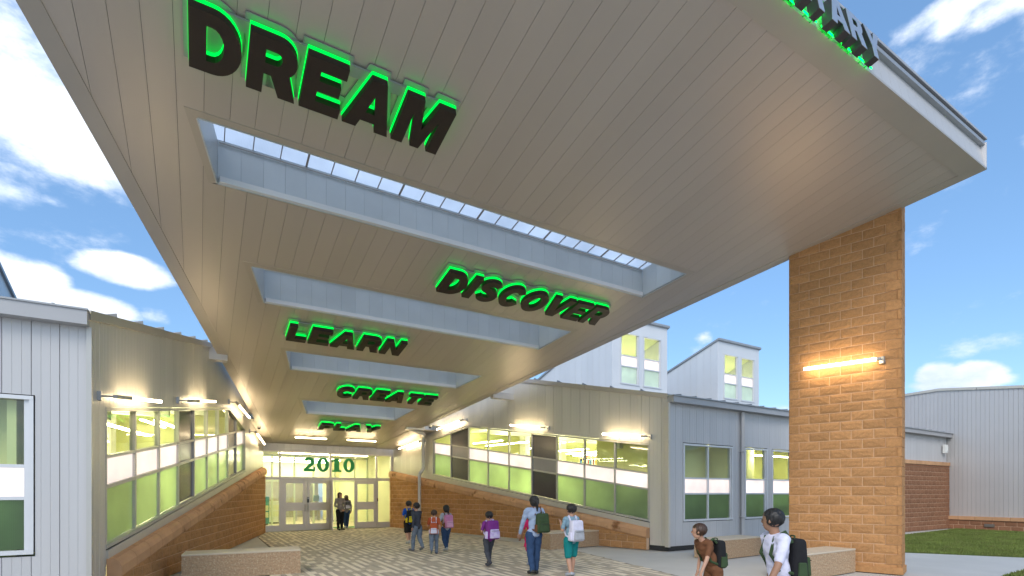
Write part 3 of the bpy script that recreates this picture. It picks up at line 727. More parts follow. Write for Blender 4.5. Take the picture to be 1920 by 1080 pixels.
# street-side sign, standing off the front fascia
def front_sign():
    text = 'ELEMENTARY'; h = .46; th = math.atan(SL); k = 1.0
    gap = .12; tot = sum(GL[c][0] for c in text)*h*k+gap*h*(len(text)-1)
    x0 = 8.33-tot; D = .13
    root = empty('street_sign', (x0, 3.60+D*math.cos(th), 7.765-D*math.sin(th)), label='raised letters ending in NTARY standing off the street edge of the canopy, lit green behind', cat='sign')
    root.rotation_euler = (R(90)-th, 0, 0)   # local y up, local z towards the street
    x = 0
    light = mat('grey_letter_face', (.36, .40, .46), .35, .4)
    side = mat('dark_letter_return', (.05, .05, .055), .45, .3)
    led = emis_mat('green_led', (0, .8, .04), 4.5)
    for c in text:
        wd, cs = GL[c]
        glyph_slab(cs, h, x, .0, D, k).build('letter', side, root)
        glyph_slab(cs, h, x, D+.001, D+.006, k).build('letter_face', light, root)
        xm = x+wd*h*k/2
        MB().box(x+.03, x+wd*h-.03, .05, .075, -.012, -.002).build('light_strip', led, root)
        MB().box(x+.05, x+wd*h-.05, h*.75, h*.79, -.012, -.002).build('light_strip', led, root)
        for xx in (xm-.08, xm+.08):
            MB().tube([(xx, .16*h, .0), (xx, .16*h, -.06)], .010, 6).build('stud', M_GREENV, root)
        x += wd*h*k+gap*h
front_sign()

# ------------------------------------------------------------------ wings
def win_block(parent, pts_x, rows, kinds, y=0.03, fr=M_FRAME, mull=.055, depth=.09):
    """grid of panes. pts_x: pane boundaries (centre lines) in x; rows: list of (lofn, hifn); kinds[row][col] material"""
    win = empty('window'); win.parent = parent
    for r, (lo, hi) in enumerate(rows):
        for c in range(len(pts_x)-1):
            a, b = pts_x[c]+mull/2, pts_x[c+1]-mull/2; m = kinds[r][c]
            poly = [(a, lo(a)), (b, lo(b)), (b, hi(b)), (a, hi(a))]
            if hi(b)-lo(b) < .02: poly = poly[:2]+poly[3:]
            if hi(a)-lo(a) < .02: poly = poly[:3]
            MB().xz(poly, y+.045, y+.055).build('pane', m, win)
    fm = MB()
    for x_ in pts_x:
        lo, hi = rows[-1][0](x_)-.02, rows[0][1](x_)+.02
        e_ = mull/2
        f0 = rows[-1][0]; f1 = rows[0][1]
        fm.xz([(x_-e_, f0(x_-e_)-.01), (x_+e_, f0(x_+e_)-.01), (x_+e_, f1(x_+e_)+.01), (x_-e_, f1(x_-e_)+.01)], y, y+depth)
    xs = pts_x
    def rail(fa, fb, yy, dd):
        for p, q in zip(xs, xs[1:]):
            p2, q2 = p+mull/2, q-mull/2
            fm.xz([(p2, fa(p2)), (q2, fa(q2)), (q2, fb(q2)), (p2, fb(p2))], y+yy, y+dd)
    for (lo_up, hi_dn) in [(rows[i][0], rows[i+1][1]) for i in range(len(rows)-1)]: rail(hi_dn, lo_up, .003, depth)
    fm.build('mullions', fr, win)
    # outer frame with sill
    of = MB(); f0 = rows[-1][0]; f1 = rows[0][1]; a, b = xs[0]-mull/2-.045, xs[-1]+mull/2+.045
    seg = [a]+list(xs[1:-1])+[b]
    for p, q in zip(seg, seg[1:]):
        g0 = lambda t: f0(min(max(t, xs[0]), xs[-1])); g1 = lambda t: f1(min(max(t, xs[0]), xs[-1]))
        of.xz([(p, g0(p)-.07), (q, g0(q)-.07), (q, g0(q)-.011), (p, g0(p)-.011)], y-.045, y+depth)
        of.xz([(p, g1(p)+.011), (q, g1(q)+.011), (q, g1(q)+.065), (p, g1(p)+.065)], y-.04, y+depth)
    of.xz([(a, f0(xs[0])-.011), (xs[0]-mull/2, f0(xs[0])-.011), (xs[0]-mull/2, f1(xs[0])+.011), (a, f1(xs[0])+.011)], y-.035, y+depth)
    of.xz([(xs[-1]+mull/2, f0(xs[-1])-.011), (b, f0(xs[-1])-.011), (b, f1(xs[-1])+.011), (xs[-1]+mull/2, f1(xs[-1])+.011)], y-.035, y+depth)
    of.build('frame', fr, win)
    return win

def strip_light(parent, p, q, r=.05):
    d = Vector(q)-Vector(p)
    mb = MB(); 
    a = Vector((-d.y, d.x, 0)).normalized()*r if abs(d.x)+abs(d.y) > 0 else Vector((r, 0, 0))
    p, q = Vector(p), Vector(q); z = Vector((0, 0, .03))
    mb.prism([p-a, p+a, p+a+z, p-a+z], [q-a, q+a, q+a+z, q-a+z]); return mb.build('strip_light', M_STRIP, parent)

def wing(side):
    right = side == 'right'
    fr = FR if right else FL; Ln = fr[3]
    T = (lambda t: Ln-t) if right else (lambda t: t)      # t = distance from the near corner -> local x ; self inverse
    nm = 'court wall of the right wing' if right else 'court wall of the left wing'
    lab = 'right court wing with a sloped window band over tan blocks, clerestory boxes behind it' if right else 'left court wing with a sloped window band over tan blocks'
    root = empty('school_wing', (fr[0], fr[1], 0), fr[2], label=lab, cat='building')
    k = .153; w0 = .90 if right else .88; wt0 = 3.09 if right else 2.97
    tk = [.67+1.205*i for i in range(10)]
    zpk = 9.18
    top = lambda t: wt0+.155*(t-.7) if t <= zpk else wt0+.155*(zpk-.7)-.16*(t-zpk)
    r1 = lambda t: w0+k*(t-.7)                     # bottom of lower panes
    r2 = lambda t: r1(t)+.87; r3 = lambda t: r1(t)+.93; r4 = lambda t: r1(t)+1.35; r5 = lambda t: r1(t)+1.40
    fx = lambda f: (lambda x: f(T(x)))
    sp = (3, 7) if True else ()
    clear, dark = M_GLASS, M_SPAN
    cols = list(range(9))
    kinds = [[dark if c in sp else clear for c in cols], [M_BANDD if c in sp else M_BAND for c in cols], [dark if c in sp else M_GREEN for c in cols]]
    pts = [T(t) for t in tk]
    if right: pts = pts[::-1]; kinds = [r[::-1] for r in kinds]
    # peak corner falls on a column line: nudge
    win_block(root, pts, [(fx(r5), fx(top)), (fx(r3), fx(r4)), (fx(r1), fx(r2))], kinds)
    cap = lambda t: .63+.1475*(t-.7) if t > .2 else .63+.1475*(-.5)
    capb = lambda t: cap(t)-.24
    roof = (lambda t: 4.42+.232*t) if right else (lambda t: 4.22+.205*t)
    x0, x1 = 0, Ln
    # corner post at the near end
    hole = (min(pts)-.07, max(pts)+.07, lambda x: fx(r1)(x)-.09, lambda x: fx(top)(x)+.08)
    lo1 = lambda x: fx(cap)(x)-.06
    if right: siding(root, 0.02, Ln-.61, lo1, fx(roof), M_SID, .39, [hole]); siding(root, Ln-.61, Ln, lambda x: .14, fx(roof), M_SID, .39)
    else: siding(root, 0, .61, lambda x: .14, fx(roof), M_SID, .39); siding(root, .61, Ln, lo1, fx(roof), M_SID, .39, [hole])
    nb_ = sorted((T(.61), T(.0))); MB().box(nb_[0], nb_[1], .02, .12, 0, .14).build('base_flashing', M_DARK, root)
    # beige trim board between frame and coping
    mb = MB(); ts = [.62, 4, 8, 11.58]
    for a, b in zip(ts, ts[1:]):
        xa, xb = T(a), T(b); mb.xz([(xa, r1(a)-.24), (xb, r1(b)-.24), (xb, r1(b)-.085), (xa, r1(a)-.085)], -.03, .0)
    mb.build('sill_board', M_SID, root)
    # top flashing
    mb = MB()
    for i in range(5):
        a, b = Ln*i/5, Ln*(i+1)/5
        MB().xz([(T(a), roof(a)-.0), (T(b-.01), roof(b)-.0), (T(b-.01), roof(b)+.14), (T(a), roof(a)+.14)], -.05, .12).build('parapet_flashing', M_TRIM, root)
    # blocks
    block_wall(root, T(14.9) if right else .62, T(.62) if right else 14.9, 3.0, fx(capb), M_CMU, VAR, oy=-.16)
    mb = MB(); q = [.62, 14.98]
    mb.xz([(T(q[0]), .0), (T(q[1]), 0), (T(q[1]), capb(q[1])), (T(q[0]), capb(q[0]))], -.1545, -.01); mb.build('mortar_bed', M_MORT, root)
    # near end of the block base: blocks turned the corner
    # coping stones with rounded nose
    t = .60
    while t < 14.9:
        t2 = min(t+.61, 14.97); prof = [(-.008, -.055), (-.19, -.055), (-.215, -.02), (-.215, .12), (-.18, .19), (-.12, .235), (-.008, .245)]
        a, b = t+.004, t2-.004
        MB().prism([(T(a), y_, capb(a)+z_+.03) for y_, z_ in prof], [(T(b), y_, capb(b)+z_+.03) for y_, z_ in prof]).build('coping_stone', M_CAP, root)
        t = t2
    # corner trim
    xa = T(0); sgn = -1 if right else 1
    # room behind: walls, floor, ceiling, lights
    zc = lambda t: top(min(t, zpk))+.12
    D = 7.0; rm = MB()
    a, b = .35, 12.2
    def vt(t, y, z): return (T(t), y, z)
    rm.prism([vt(a, D, 0), vt(b, D, 0), vt(b, D+.1, 0), vt(a, D+.1, 0)], [vt(a, D, roof(a)-.06), vt(b, D, roof(b)-.06), vt(b, D+.1, roof(b)-.06), vt(a, D+.1, roof(a)-.06)])
    rm.prism([vt(a-.1, .14, 0), vt(a, .14, 0), vt(a, D, 0), vt(a-.1, D, 0)], [vt(a-.1, .14, roof(0)-.04), vt(a, .14, roof(0)-.04), vt(a, D, roof(0)-.04), vt(a-.1, D, roof(0)-.04)])
    rm.prism([vt(b, .14, 0), vt(b+.1, .14, 0), vt(b+.1, D, 0), vt(b, D, 0)], [vt(b, .14, 6.2), vt(b+.1, .14, 6.2), vt(b+.1, D, 6.2), vt(b, D, 6.2)])
    rm.build('interior_wall', M_ROOMW, root)
    cm = MB(); cm.prism([vt(a, .15, zc(a)), vt(zpk, .15, zc(zpk)), vt(b, .15, zc(zpk)), ][:2]+[vt(zpk, D, zc(zpk)+.3), vt(a, D, zc(a)+.3)], [vt(a, .15, zc(a)+.1), vt(zpk, .15, zc(zpk)+.1), vt(zpk, D, zc(zpk)+.4), vt(a, D, zc(a)+.4)])
    cm.prism([vt(zpk, .15, zc(zpk)), vt(b, .15, zc(zpk)), vt(b, D, zc(zpk)+.3), vt(zpk, D, zc(zpk)+.3)], [vt(zpk, .15, zc(zpk)+.1), vt(b, .15, zc(zpk)+.1), vt(b, D, zc(zpk)+.4), vt(zpk, D, zc(zpk)+.4)])
    cm.build('interior_ceiling', M_CEIL, root)
    fm_ = MB(); fm_.prism([vt(a, .15, -.01), vt(b, .15, -.01), vt(b, D, -.01), vt(a, D, -.01)], [vt(a, .15, .04), vt(b, .15, .04), vt(b, D, .04), vt(a, D, .04)]); fm_.build('interior_floor', M_IFLOOR, root)
    # pendants run with the window band
    for (ta, tb, yy) in ((.9, 3.4, 1.3), (3.9, 6.4, 1.3), (6.9, 9.4, 1.3), (.9, 3.4, 3.6), (3.9, 6.4, 3.6), (6.9, 9.4, 3.6), (9.8, 11.8, 2.6), (1.5, 5.0, 5.6), (5.8, 9.2, 5.6)):
        z = zc(min(ta, tb))-.45-.0*yy
        strip_light(root, vt(ta, yy, z), vt(tb, yy, z), .06)
    # interior partitions / columns seen through the glass
    for (ta, w_, yy, m_) in ((5.9, .25, 2.2, M_WHITE), (2.6, .2, 4.5, M_WHITE), (8.7, .35, 3.0, M_WHITE)):
        MB().prism([vt(ta, yy, 0), vt(ta+w_, yy, 0), vt(ta+w_, yy+.3, 0), vt(ta, yy+.3, 0)], [vt(ta, yy, zc(ta)), vt(ta+w_, yy, zc(ta)), vt(ta+w_, yy+.3, zc(ta)), vt(ta, yy+.3, zc(ta))]).build('interior_column', m_, root)
    if right:
        rnd = random.Random(3)
        for (ta, tb, yy, zb) in ((1.0, 3.0, 6.4, 1.2), (3.2, 5.0, 6.4, 1.4), (5.4, 7.2, 6.2, 1.7)):
            for i in range(6):
                u = ta+(tb-ta)*i/6
                MB().prism([vt(u, yy, zb+.9), vt(u+.2, yy, zb+.9), vt(u+.2, yy+.06, zb+.9), vt(u, yy+.06, zb+.9)], [vt(u, yy, zb+2.1), vt(u+.2, yy, zb+2.1), vt(u+.2, yy+.06, zb+2.1), vt(u, yy+.06, zb+2.1)]).build('wall_graphic', rnd.choice([M_TEAL, M_WHITE, M_GREENV, M_TEAL, M_WHITE]), root)
    def bookcase(ta, tb, yy, hgt, seed, depth=.3):
        rn = random.Random(seed); b_ = empty('bookcase'); b_.parent = root; mb = MB(); bk_ = MB(); m_ = [M_TEAL, M_WHITE, M_BLACK, mat('red_book', (.4, .05, .04), .6), mat('blue_book', (.04, .10, .35), .6), mat('yellow_book', (.6, .45, .08), .6)]
        def bx(t0, t1, y0, y1, z0, z1, w_, m=0):
            xa, xb = sorted((T(t0), T(t1))); w_.box(xa, xb, y0, y1, z0, z1, m)
        bx(ta, ta+.03, yy, yy+depth, .04, hgt, mb); bx(tb-.03, tb, yy, yy+depth, .04, hgt, mb); bx(ta+.031, tb-.031, yy+depth-.02, yy+depth, .04, hgt, mb)
        z = .08
        while z < hgt:
            bx(ta+.031, tb-.031, yy+.001, yy+depth-.021, z, z+.025, mb); u = ta+.05
            while u < tb-.1 and z+.34 < hgt+.3:
                w2 = rn.uniform(.02, .06); hb = rn.uniform(.18, .29)
                if rn.random() < .85: bx(u, u+w2-.003, yy+.02, yy+.2, z+.026, z+.026+hb, bk_, rn.randrange(6))
                u += w2
            z += .36
        mb.build('case', mat('birch', (.55, .42, .24), .5), b_); tag(bk_.build('books', m_, b_), kind='stuff')
    bookcase(1.2, 2.4, 5.9, 2.6, 1); bookcase(3.0, 4.6, 5.9, 2.9, 2); bookcase(6.2, 7.8, 5.7, 3.4, 3)
    if right:
        MB().prism([vt(.75, .20, .05), vt(4.1, .20, .05), vt(4.1, .62, .05), vt(.75, .62, .05)], [vt(.75, .20, 1.22), vt(4.1, .20, 1.30), vt(4.1, .62, 1.30), vt(.75, .62, 1.22)]).build('low_cabinet', mat('dark_cabinet', (.05, .06, .04), .6), root)
    # hanging beams and a duct
    for ta_, yy in ((2.0, 2.4), (5.2, 2.0), (8.3, 2.6)):
        MB().prism([vt(ta_, .5, zc(ta_)-.28), vt(ta_+.12, .5, zc(ta_)-.28), vt(ta_+.12, D-.2, zc(ta_)-.1), vt(ta_, D-.2, zc(ta_)-.1)], [vt(ta_, .5, zc(ta_)-.02), vt(ta_+.12, .5, zc(ta_)-.02), vt(ta_+.12, D-.2, zc(ta_)+.1), vt(ta_, D-.2, zc(ta_)+.1)]).build('ceiling_beam', M_WHITE, root)
    # roof sheet and the parts of the wing behind
    rf = MB(); bk = 9.0
    rf.prism([vt(0, .05, roof(0)-.02), vt(Ln+1, .05, roof(Ln+1)-.02), vt(Ln+1, bk, roof(Ln+1)-.02), vt(0, bk, roof(0)-.02)], [vt(0, .05, roof(0)+.04), vt(Ln+1, .05, roof(Ln+1)+.04), vt(Ln+1, bk, roof(Ln+1)+.04), vt(0, bk, roof(0)+.04)])
    rf.build('roof', M_ROOF, root)
    for i in range(0):
        MB().prism([vt(1+i*1.05, .02, roof(1+i*1.05)+.14), vt(1.03+i*1.05, .02, roof(1+i*1.05)+.14), vt(1.03+i*1.05, .2, roof(1+i*1.05)+.14), vt(1+i*1.05, .2, roof(1+i*1.05)+.14)],
                   [vt(1+i*1.05-.05, .02, roof(1+i*1.05)+.20), vt(1.03+i*1.05-.05, .02, roof(1+i*1.05)+.20), vt(1.03+i*1.05-.05, .2, roof(1+i*1.05)+.20), vt(1+i*1.05-.05, .2, roof(1+i*1.05)+.20)]).build('roof_seam', M_ROOF, root)
    for i in range(13):
        t_ = .9+i*1.1; r_ = roof(t_)+.14
        MB().prism([vt(t_, -.04, r_), vt(t_+.014, -.04, r_), vt(t_+.014, .25, r_), vt(t_, .25, r_)], [vt(t_-.02, -.04, r_+.06), vt(t_-.006, -.04, r_+.06), vt(t_+.014, .25, r_+.02), vt(t_, .25, r_+.02)]).build('roof_seam', M_ROOF, root)
    return root
WL = wing('left'); WR = wing('right')

# ------------------------------------------------------------------ grey street walls
def simple_window(parent, x0, x1, z0, z1, cols, y=.0, fr=M_FRW, rows=(.385, .05, .17, .05), mats=None, mull=.06, fw=.05):
    H = z1-z0; a1 = z1; a2 = z1-H*.43; b1 = a2-.05; b2 = b1-H*.19; c1 = b2-.05; c2 = z0
    pts = [x0+(x1-x0)*i/cols for i in range(cols+1)]; K_ = lambda v: (lambda x: v)
    mats = mats or (M_GLASS, M_BAND, M_GREEN2)
    return win_block(parent, pts, [(K_(a2), K_(a1)), (K_(b2), K_(b1)), (K_(c2), K_(c1))], [[m]*cols for m in mats], y=y, fr=fr, mull=mull)
def room(parent, x0, x1, D, H, wallm=M_ROOMW, lights=()):
    mb = MB(); mb.box(x0, x1, D, D+.1, 0, H); mb.box(x0-.1, x0, .16, D, 0, H); mb.box(x1, x1+.1, .16, D, 0, H); mb.build('interior_wall', wallm, parent)
    MB().box(x0, x1, .16, D, H, H+.1).build('interior_ceiling', M_CEIL, parent); MB().box(x0, x1, .16, D, 0.0, .04).build('interior_floor', M_IFLOOR, parent)
    for p, q in lights: strip_light(parent, p, q, .07)
# left
lg = empty('school_building', (-1.395, 9.72, 0), 0, label='grey ribbed metal building corner at the left picture edge with one white framed window', cat='building')
hole = (-2.55-.05, -.60+.03, lambda x: .80, lambda x: 3.06)
siding(lg, -9, -.0, lambda x: .12, lambda x: 4.16, M_SIDG, .305, [hole], start=-9.15)
simple_window(lg, -2.52, -.66, .90, 2.98, 2, y=.02, mats=(M_GLASS, M_BAND, M_GREEN2))
MB().box(-9, .03, -.20, .02, 4.10, 4.30).build('eave_fascia', M_FASC, lg)
MB().box(-9, .04, -.22, .03, 4.301, 4.325).build('gutter_lip', M_ROOF, lg)
MB().box(-9, -.0, .03, .12, 0, .12).build('base_flashing', M_DARK, lg)
room(lg, -8, -.9, 3.0, 3.3, lights=[((-6, 2.0, 3.0), (-2.0, 2.0, 3.0))])
rf = MB(); rf.prism([(-9, 0, 4.27), (0, 0, 4.27), (0, 16, 4.27+3.3), (-9, 16, 4.27+3.3)], [(-9, 0, 4.30), (0, 0, 4.30), (0, 16, 4.30+3.3), (-9, 16, 4.30+3.3)]); rf.build('roof', M_ROOF, lg)
for i in range(12):
    x = -8.6+i*.75; MB().prism([(x, -.1, 4.30), (x+.03, -.1, 4.30), (x+.03, .4, 4.39), (x, .4, 4.39)], [(x-.03, -.1, 4.37), (x, -.1, 4.37), (x+.03, .4, 4.42), (x, .4, 4.42)]).build('roof_seam', M_ROOF, lg)
MB().box(-.0, .06, -.05, .06, .10, 4.10).build('corner_trim', M_FRAME, lg)
# right
rg = empty('school_building', (11.655, 10.576, 0), 0, label='grey metal building between the right wing and the block pier, four white framed windows', cat='building')
wins = [(.65+.05, 2.90-.05, 2), (3.61, 4.67, 1), (5.09, 6.15, 1), (7.6, 9.7, 2)]
holes = [(a-.08, b+.08, (lambda x: .82), (lambda x: 3.18)) for a, b, n_ in wins]
siding(rg, 0, 10.6, lambda x: .13, lambda x: 4.36, M_SIDG, .305, holes)
for a, b, n_ in wins: simple_window(rg, a, b, .91, 3.09, n_, y=.02)
siding(rg, 10.62, 18.9, lambda x: 3.13, lambda x: 4.36, M_SIDG, .305, start=10.62)
MB().box(-.02, 18.95, -.22, .02, 4.30, 4.47).build('eave_fascia', M_FASC, rg)
MB().box(-.04, 19.3, -.26, .02, 4.471, 4.50).build('gutter_lip', M_ROOF, rg)
MB().box(0.02, 10.6, .02, .14, 0.0, .13).build('base_flashing', M_DARK, rg)
room(rg, .3, 10.2, 3.4, 3.5, mat('yellow_interior_wall', (.66, .66, .30), .8), lights=[((.6, 1.0, 3.3), (3.0, 1.0, 3.3)), ((.6, 2.5, 3.3), (3.0, 2.5, 3.3)), ((3.4, 2.6, 3.1), (6.0, 2.6, 3.1)), ((6.5, 1.6, 3.1), (9.5, 1.6, 3.1))])
rf = MB(); rf.prism([(0, 0, 4.44), (19, 0, 4.44), (19, 16, 7.6), (0, 16, 7.6)], [(0, 0, 4.469), (19, 0, 4.469), (19, 16, 7.63), (0, 16, 7.63)]); rf.build('roof', M_ROOF, rg)
for i in range(28):
    x = .3+i*.66; MB().prism([(x, -.2, 4.502), (x+.03, -.2, 4.502), (x+.03, .4, 4.55), (x, .4, 4.55)], [(x, -.2, 4.55), (x+.03, -.2, 4.55), (x+.03, .4, 4.62), (x, .4, 4.62)]).build('roof_seam', M_ROOF, rg)
MB().box(-.10, -.02, -.10, .04, .12, 4.30).build('corner_trim', M_SID, rg)
block_wall(rg, 10.62, 18.94, 2.95, lambda x: 2.95, M_CMU2, VAR2, oy=-.10)
MB().box(10.62, 18.94, -.095, -.0, 0, 2.96).build('mortar_bed', M_MORT, rg)
for i in range(14): MB().box(10.62+i*.595, 10.62+i*.595+.587, -.14, -.0, 2.962, 3.125).build('coping_stone', M_CAP, rg)
for a, b, z_ in ((.8, 2.9, 1.22), (3.7, 4.6, 1.28), (5.15, 6.1, 1.38)): MB().box(a, b, .20, .55, .05, z_).build('low_cabinet', mat('dark_cabinet', (.05, .06, .04), .6), rg)
# downspouts
def downspout(path, label, s=.05, m=M_SIDG, group=None, straps=()):
    o = empty('downspout', (path[-1][0], path[-1][1], 0), label=label, cat='downspout')
    mb = MB()
    for p, q in zip(path, path[1:]):
        mb.tube([p, q], s, 4)
    mb.build('pipe', m, o, world=True)
    for z in straps: MB().box(path[-1][0]-s-.012, path[-1][0]+s+.012, path[-1][1]-s-.012, path[-1][1]+s+.0, z, z+.03).build('strap', m, o, world=True)
    return o
downspout([(14.99, 10.50, 4.28), (14.99, 10.50, .1)], 'grey square downspout on the grey wall left of the single windows', .065, M_SIDG, straps=(.9, 3.0))

# wall-mounted far fitting
t = empty('wall_box', (30.1, 10.52, 3.75), label='small white box fixed high on the grey wall near the tall gymnasium wall', cat='box')
MB().box(-.13, .13, -.12, .0, -.2, .2).build('housing', M_WHITE, t, bevel=.01); MB().box(.0, .10, -.14, -.121, -.12, .12).build('cover', M_WHITE, t)

# ------------------------------------------------------------------ gymnasium
gy = empty('gymnasium', (30.62, 10.45, 0), R(-90), label='tall pale ribbed metal gymnasium wall at the right edge over a low block base', cat='building')
# local x runs towards the street (-Y), outward = local -y -> world -X
gtop = lambda x: 6.60-.125*(max(x, -.4)+.4)/1.0 if x > -.4 else 6.60+.02*(x+.4)
siding(gy, -8.0, 16, lambda x: .60, lambda x: gtop(x), mat('gym_siding_metal', (.55, .53, .52), .4, .3, .04, .8, objvar=.03), .48, rib=.012, start=-8.16)
for i in range(8):
    a, b = -8+3*i, -8+3*(i+1)-.02
    pts = [(a, gtop(a)), (b, gtop(b)), (b, gtop(b)+.12), (a, gtop(a)+.12)]
    if a < -.4 < b: pts = [(a, gtop(a)), (-.4, gtop(-.4)), (b, gtop(b)), (b, gtop(b)+.12), (-.4, gtop(-.4)+.12), (a, gtop(a)+.12)]
    MB().xz(pts, -.06, .1).build('parapet_flashing', M_SID, gy)
block_wall(gy, -.25, 12, .44, lambda x: .44, M_CMU2, VAR2, oy=-.10)
MB().box(-.25, 12, -.095, .0, 0, .44).build('mortar_bed', M_MORT, gy)
for i in range(20): MB().box(-.25+i*.61, -.25+i*.61+.602, -.15, .0, .442, .60).build('coping_stone', M_CAP, gy)
MB().box(1.3, 1.65, -.155, -.13, .15, .28).build('vent_grille', M_STEEL, gy)
MB().box(-8, 16, .12, 18, 0, 4.4).build('rear_volume', M_SIDG, gy)

# ------------------------------------------------------------------ clerestory monitors
def monitor(x0, yf, wd, label, X, top=8.86, dz=.305):
    root = empty('roof_monitor', (x0, yf, 5.2), label=label, cat='clerestory', group='clerestory boxes on the roofs')
    zb = .1; zt = top-5.2; Ln = 7.0
    # front face, local -y outwards
    hs = [(a-.05, b+.05, (lambda x: .98), (lambda x: 3.12)) for a, b in X]
    siding(root, 0, wd, lambda x: zb, lambda x: zt, M_SIDW, wd, hs, rib=0)
    for a, b in X: simple_window(root, a, b, 1.04, 3.06, 1, y=.015, mats=(M_GLASS, M_BAND, M_MONI), fr=M_FRW, mull=.06)
    # sides
    for sx, nmx in ((0, -1), (wd, 1)):
        y = 0.0
        while y < Ln:
            y2 = min(y+.4, Ln); a, b = y+.004, y2-.004
            MB().prism([(sx, a, zb-1), (sx, b, zb-1), (sx, b, zt-dz*b), (sx, a, zt-dz*a)], [(sx-nmx*.03, a, zb-1), (sx-nmx*.03, b, zb-1), (sx-nmx*.03, b, zt-dz*b), (sx-nmx*.03, a, zt-dz*a)]).build('side_panel', M_SIDW, root)
            y = y2
    MB().prism([(-.06, -.10, zt+.02), (wd+.06, -.10, zt+.02), (wd+.06, Ln, zt-dz*Ln), (-.06, Ln, zt-dz*Ln)], [(-.06, -.10, zt+.11), (wd+.06, -.10, zt+.11), (wd+.06, Ln, zt-dz*Ln+.09), (-.06, Ln, zt-dz*Ln+.09)]).build('roof', M_ROOF, root)
    MB().box(.1, wd-.1, 2.6, 2.7, 0.2, 2.9).build('interior_wall', M_CEIL, root)
    MB().prism([(.1, .1, 3.3), (wd-.1, .1, 3.3), (wd-.1, 2.6, 2.6), (.1, 2.6, 2.6)], [(.1, .1, 3.35), (wd-.1, .1, 3.35), (wd-.1, 2.6, 2.65), (.1, 2.6, 2.65)]).build('interior_ceiling', M_CEIL, root)
    strip_light(root, (.3, 1.3, .9), (wd-.3, 1.3, .9), .08)
    return root
M_MONI = frost_mat('pale_green_frosted_panel', (.62, .72, .64), .35, .06, (.6, .75, .62), .2)
MX = [(.49, 1.43), (1.79, 2.73)]
monitor(14.39, 16.0, 3.18, 'pale metal clerestory box with two windows, half hidden behind the canopy edge', MX)
monitor(20.96, 16.0, 3.16, 'pale metal clerestory box with two windows, standing free against the sky left of the pier', MX)
monitor(-7.40, 13.3, 3.18, 'sloping side of a pale clerestory box at the left picture edge', MX, top=8.62, dz=.33)

# ------------------------------------------------------------------ entrance storefront
en = empty('glazed_entrance', (FE[0], FE[1], 0), FE[2], label='glazed school entrance front with double doors under the number 2010', cat='entrance')
M_ALU = mat('painted_aluminium', (.68, .64, .60), .4, .3, .03, 3)
EW = 5.86
siding(en, -.05, EW, lambda x: 3.55, lambda x: 4.05, M_SIDG, .30, back=True, start=-.05)
fm = MB()
fm.box(-.10, -.006, -.02, .10, 0, 3.55); fm.box(5.745, 5.87, -.02, .10, 0, 3.55)          # jambs
fm.box(-.006, 5.745, -.018, .10, 3.49, 3.548)                                             # head
fm.box(-.006, 5.745, -.022, .10, 2.27, 2.40)                                              # transom bar
fm.box(.63, .70, -.017, .10, 2.40, 3.49); fm.box(2.79, 2.88, -.017, .10, 2.40, 3.49); fm.box(4.99, 5.06, -.017, .10, 2.40, 3.49)
fm.box(.63, .765, -.017, .10, 0, 2.27); fm.box(2.80, 2.90, -.017, .10, 0, 2.27); fm.box(5.04, 5.10, -.017, .10, 0, 2.27)
fm.box(-.006, .63, -.014, .08, 0, .27); fm.box(5.10, 5.745, -.014, .08, 0, .27)
fm.build('frame', M_ALU, en)
for a, b, c, d in ((-.006, .63, .27, 2.27), (5.10, 5.745, .27, 2.27), (-.006, .63, 2.40, 3.49), (.70, 2.79, 2.40, 3.49), (2.88, 4.99, 2.40, 3.49), (5.06, 5.745, 2.40, 3.49)):
    MB().box(a, b, .04, .05, c, d).build('pane', M_GLASSC, en)
def door(x0, x1, hinge_right, y=.02, ang=0, parent=en, label=None):
    d = empty('door', (x0, y, 0)); d.parent = parent; d.rotation_euler = (0, 0, ang)
    if label: d['label'] = label
    W = x1-x0; gx0, gx1 = .145, W-.145
    lf = MB()
    lf.box(0.004, gx0, 0, .045, .01, 2.262); lf.box(gx1, W-.004, 0, .045, .01, 2.262)
    lf.box(gx0, gx1, 0, .045, .01, .30); lf.box(gx0, gx1, 0, .045, .89, 1.26); lf.box(gx0, gx1, 0, .045, 2.115, 2.262)
    lf.build('leaf', M_ALU, d)
    for z0_, z1_ in ((.30, .89), (1.26, 2.115)): MB().box(gx0, gx1, .018, .026, z0_, z1_).build('pane', M_GLASSC, d)
    hx = .065 if hinge_right else W-.065
    mb = MB(); mb.tube([(hx, -.0, .86), (hx, -.07, .86), (hx, -.07, 1.16), (hx, -.0, 1.16)], .016, 8); mb.build('handle', M_STEEL, d)
    return d
door(.768, 1.769, False); dd = door(1.772, 2.80, True)
MB().box(.03, .11, -.035, 0, 1.25, 1.50).build('lock', M_BLACK, dd); MB().box(.04, .10, -.045, -.0355, 1.42, 1.47).build('lock_plate', M_STEEL, dd)
MB().box(.30, .56, -.006, 0, 1.30, 1.58).xz([(0, 0), (.001, 0), (.001, .001)], 0, .001).build('notice', mat('pale_green_notice', (.55, .75, .66), .6), dd)
door(3.96, 5.04, True)
door(2.90, 3.90, False, y=-.03, ang=R(-107), label='entrance door standing open edge-on to the court')
MB().box(5.052, 5.092, -.05, -.0175, 1.28, 1.43).build('card_reader', M_BLACK, en); MB().box(5.056, 5.088, -.054, -.0505, 1.39, 1.42).build('reader_light', mat('red_plastic', (.5, .02, .02), .4), en)
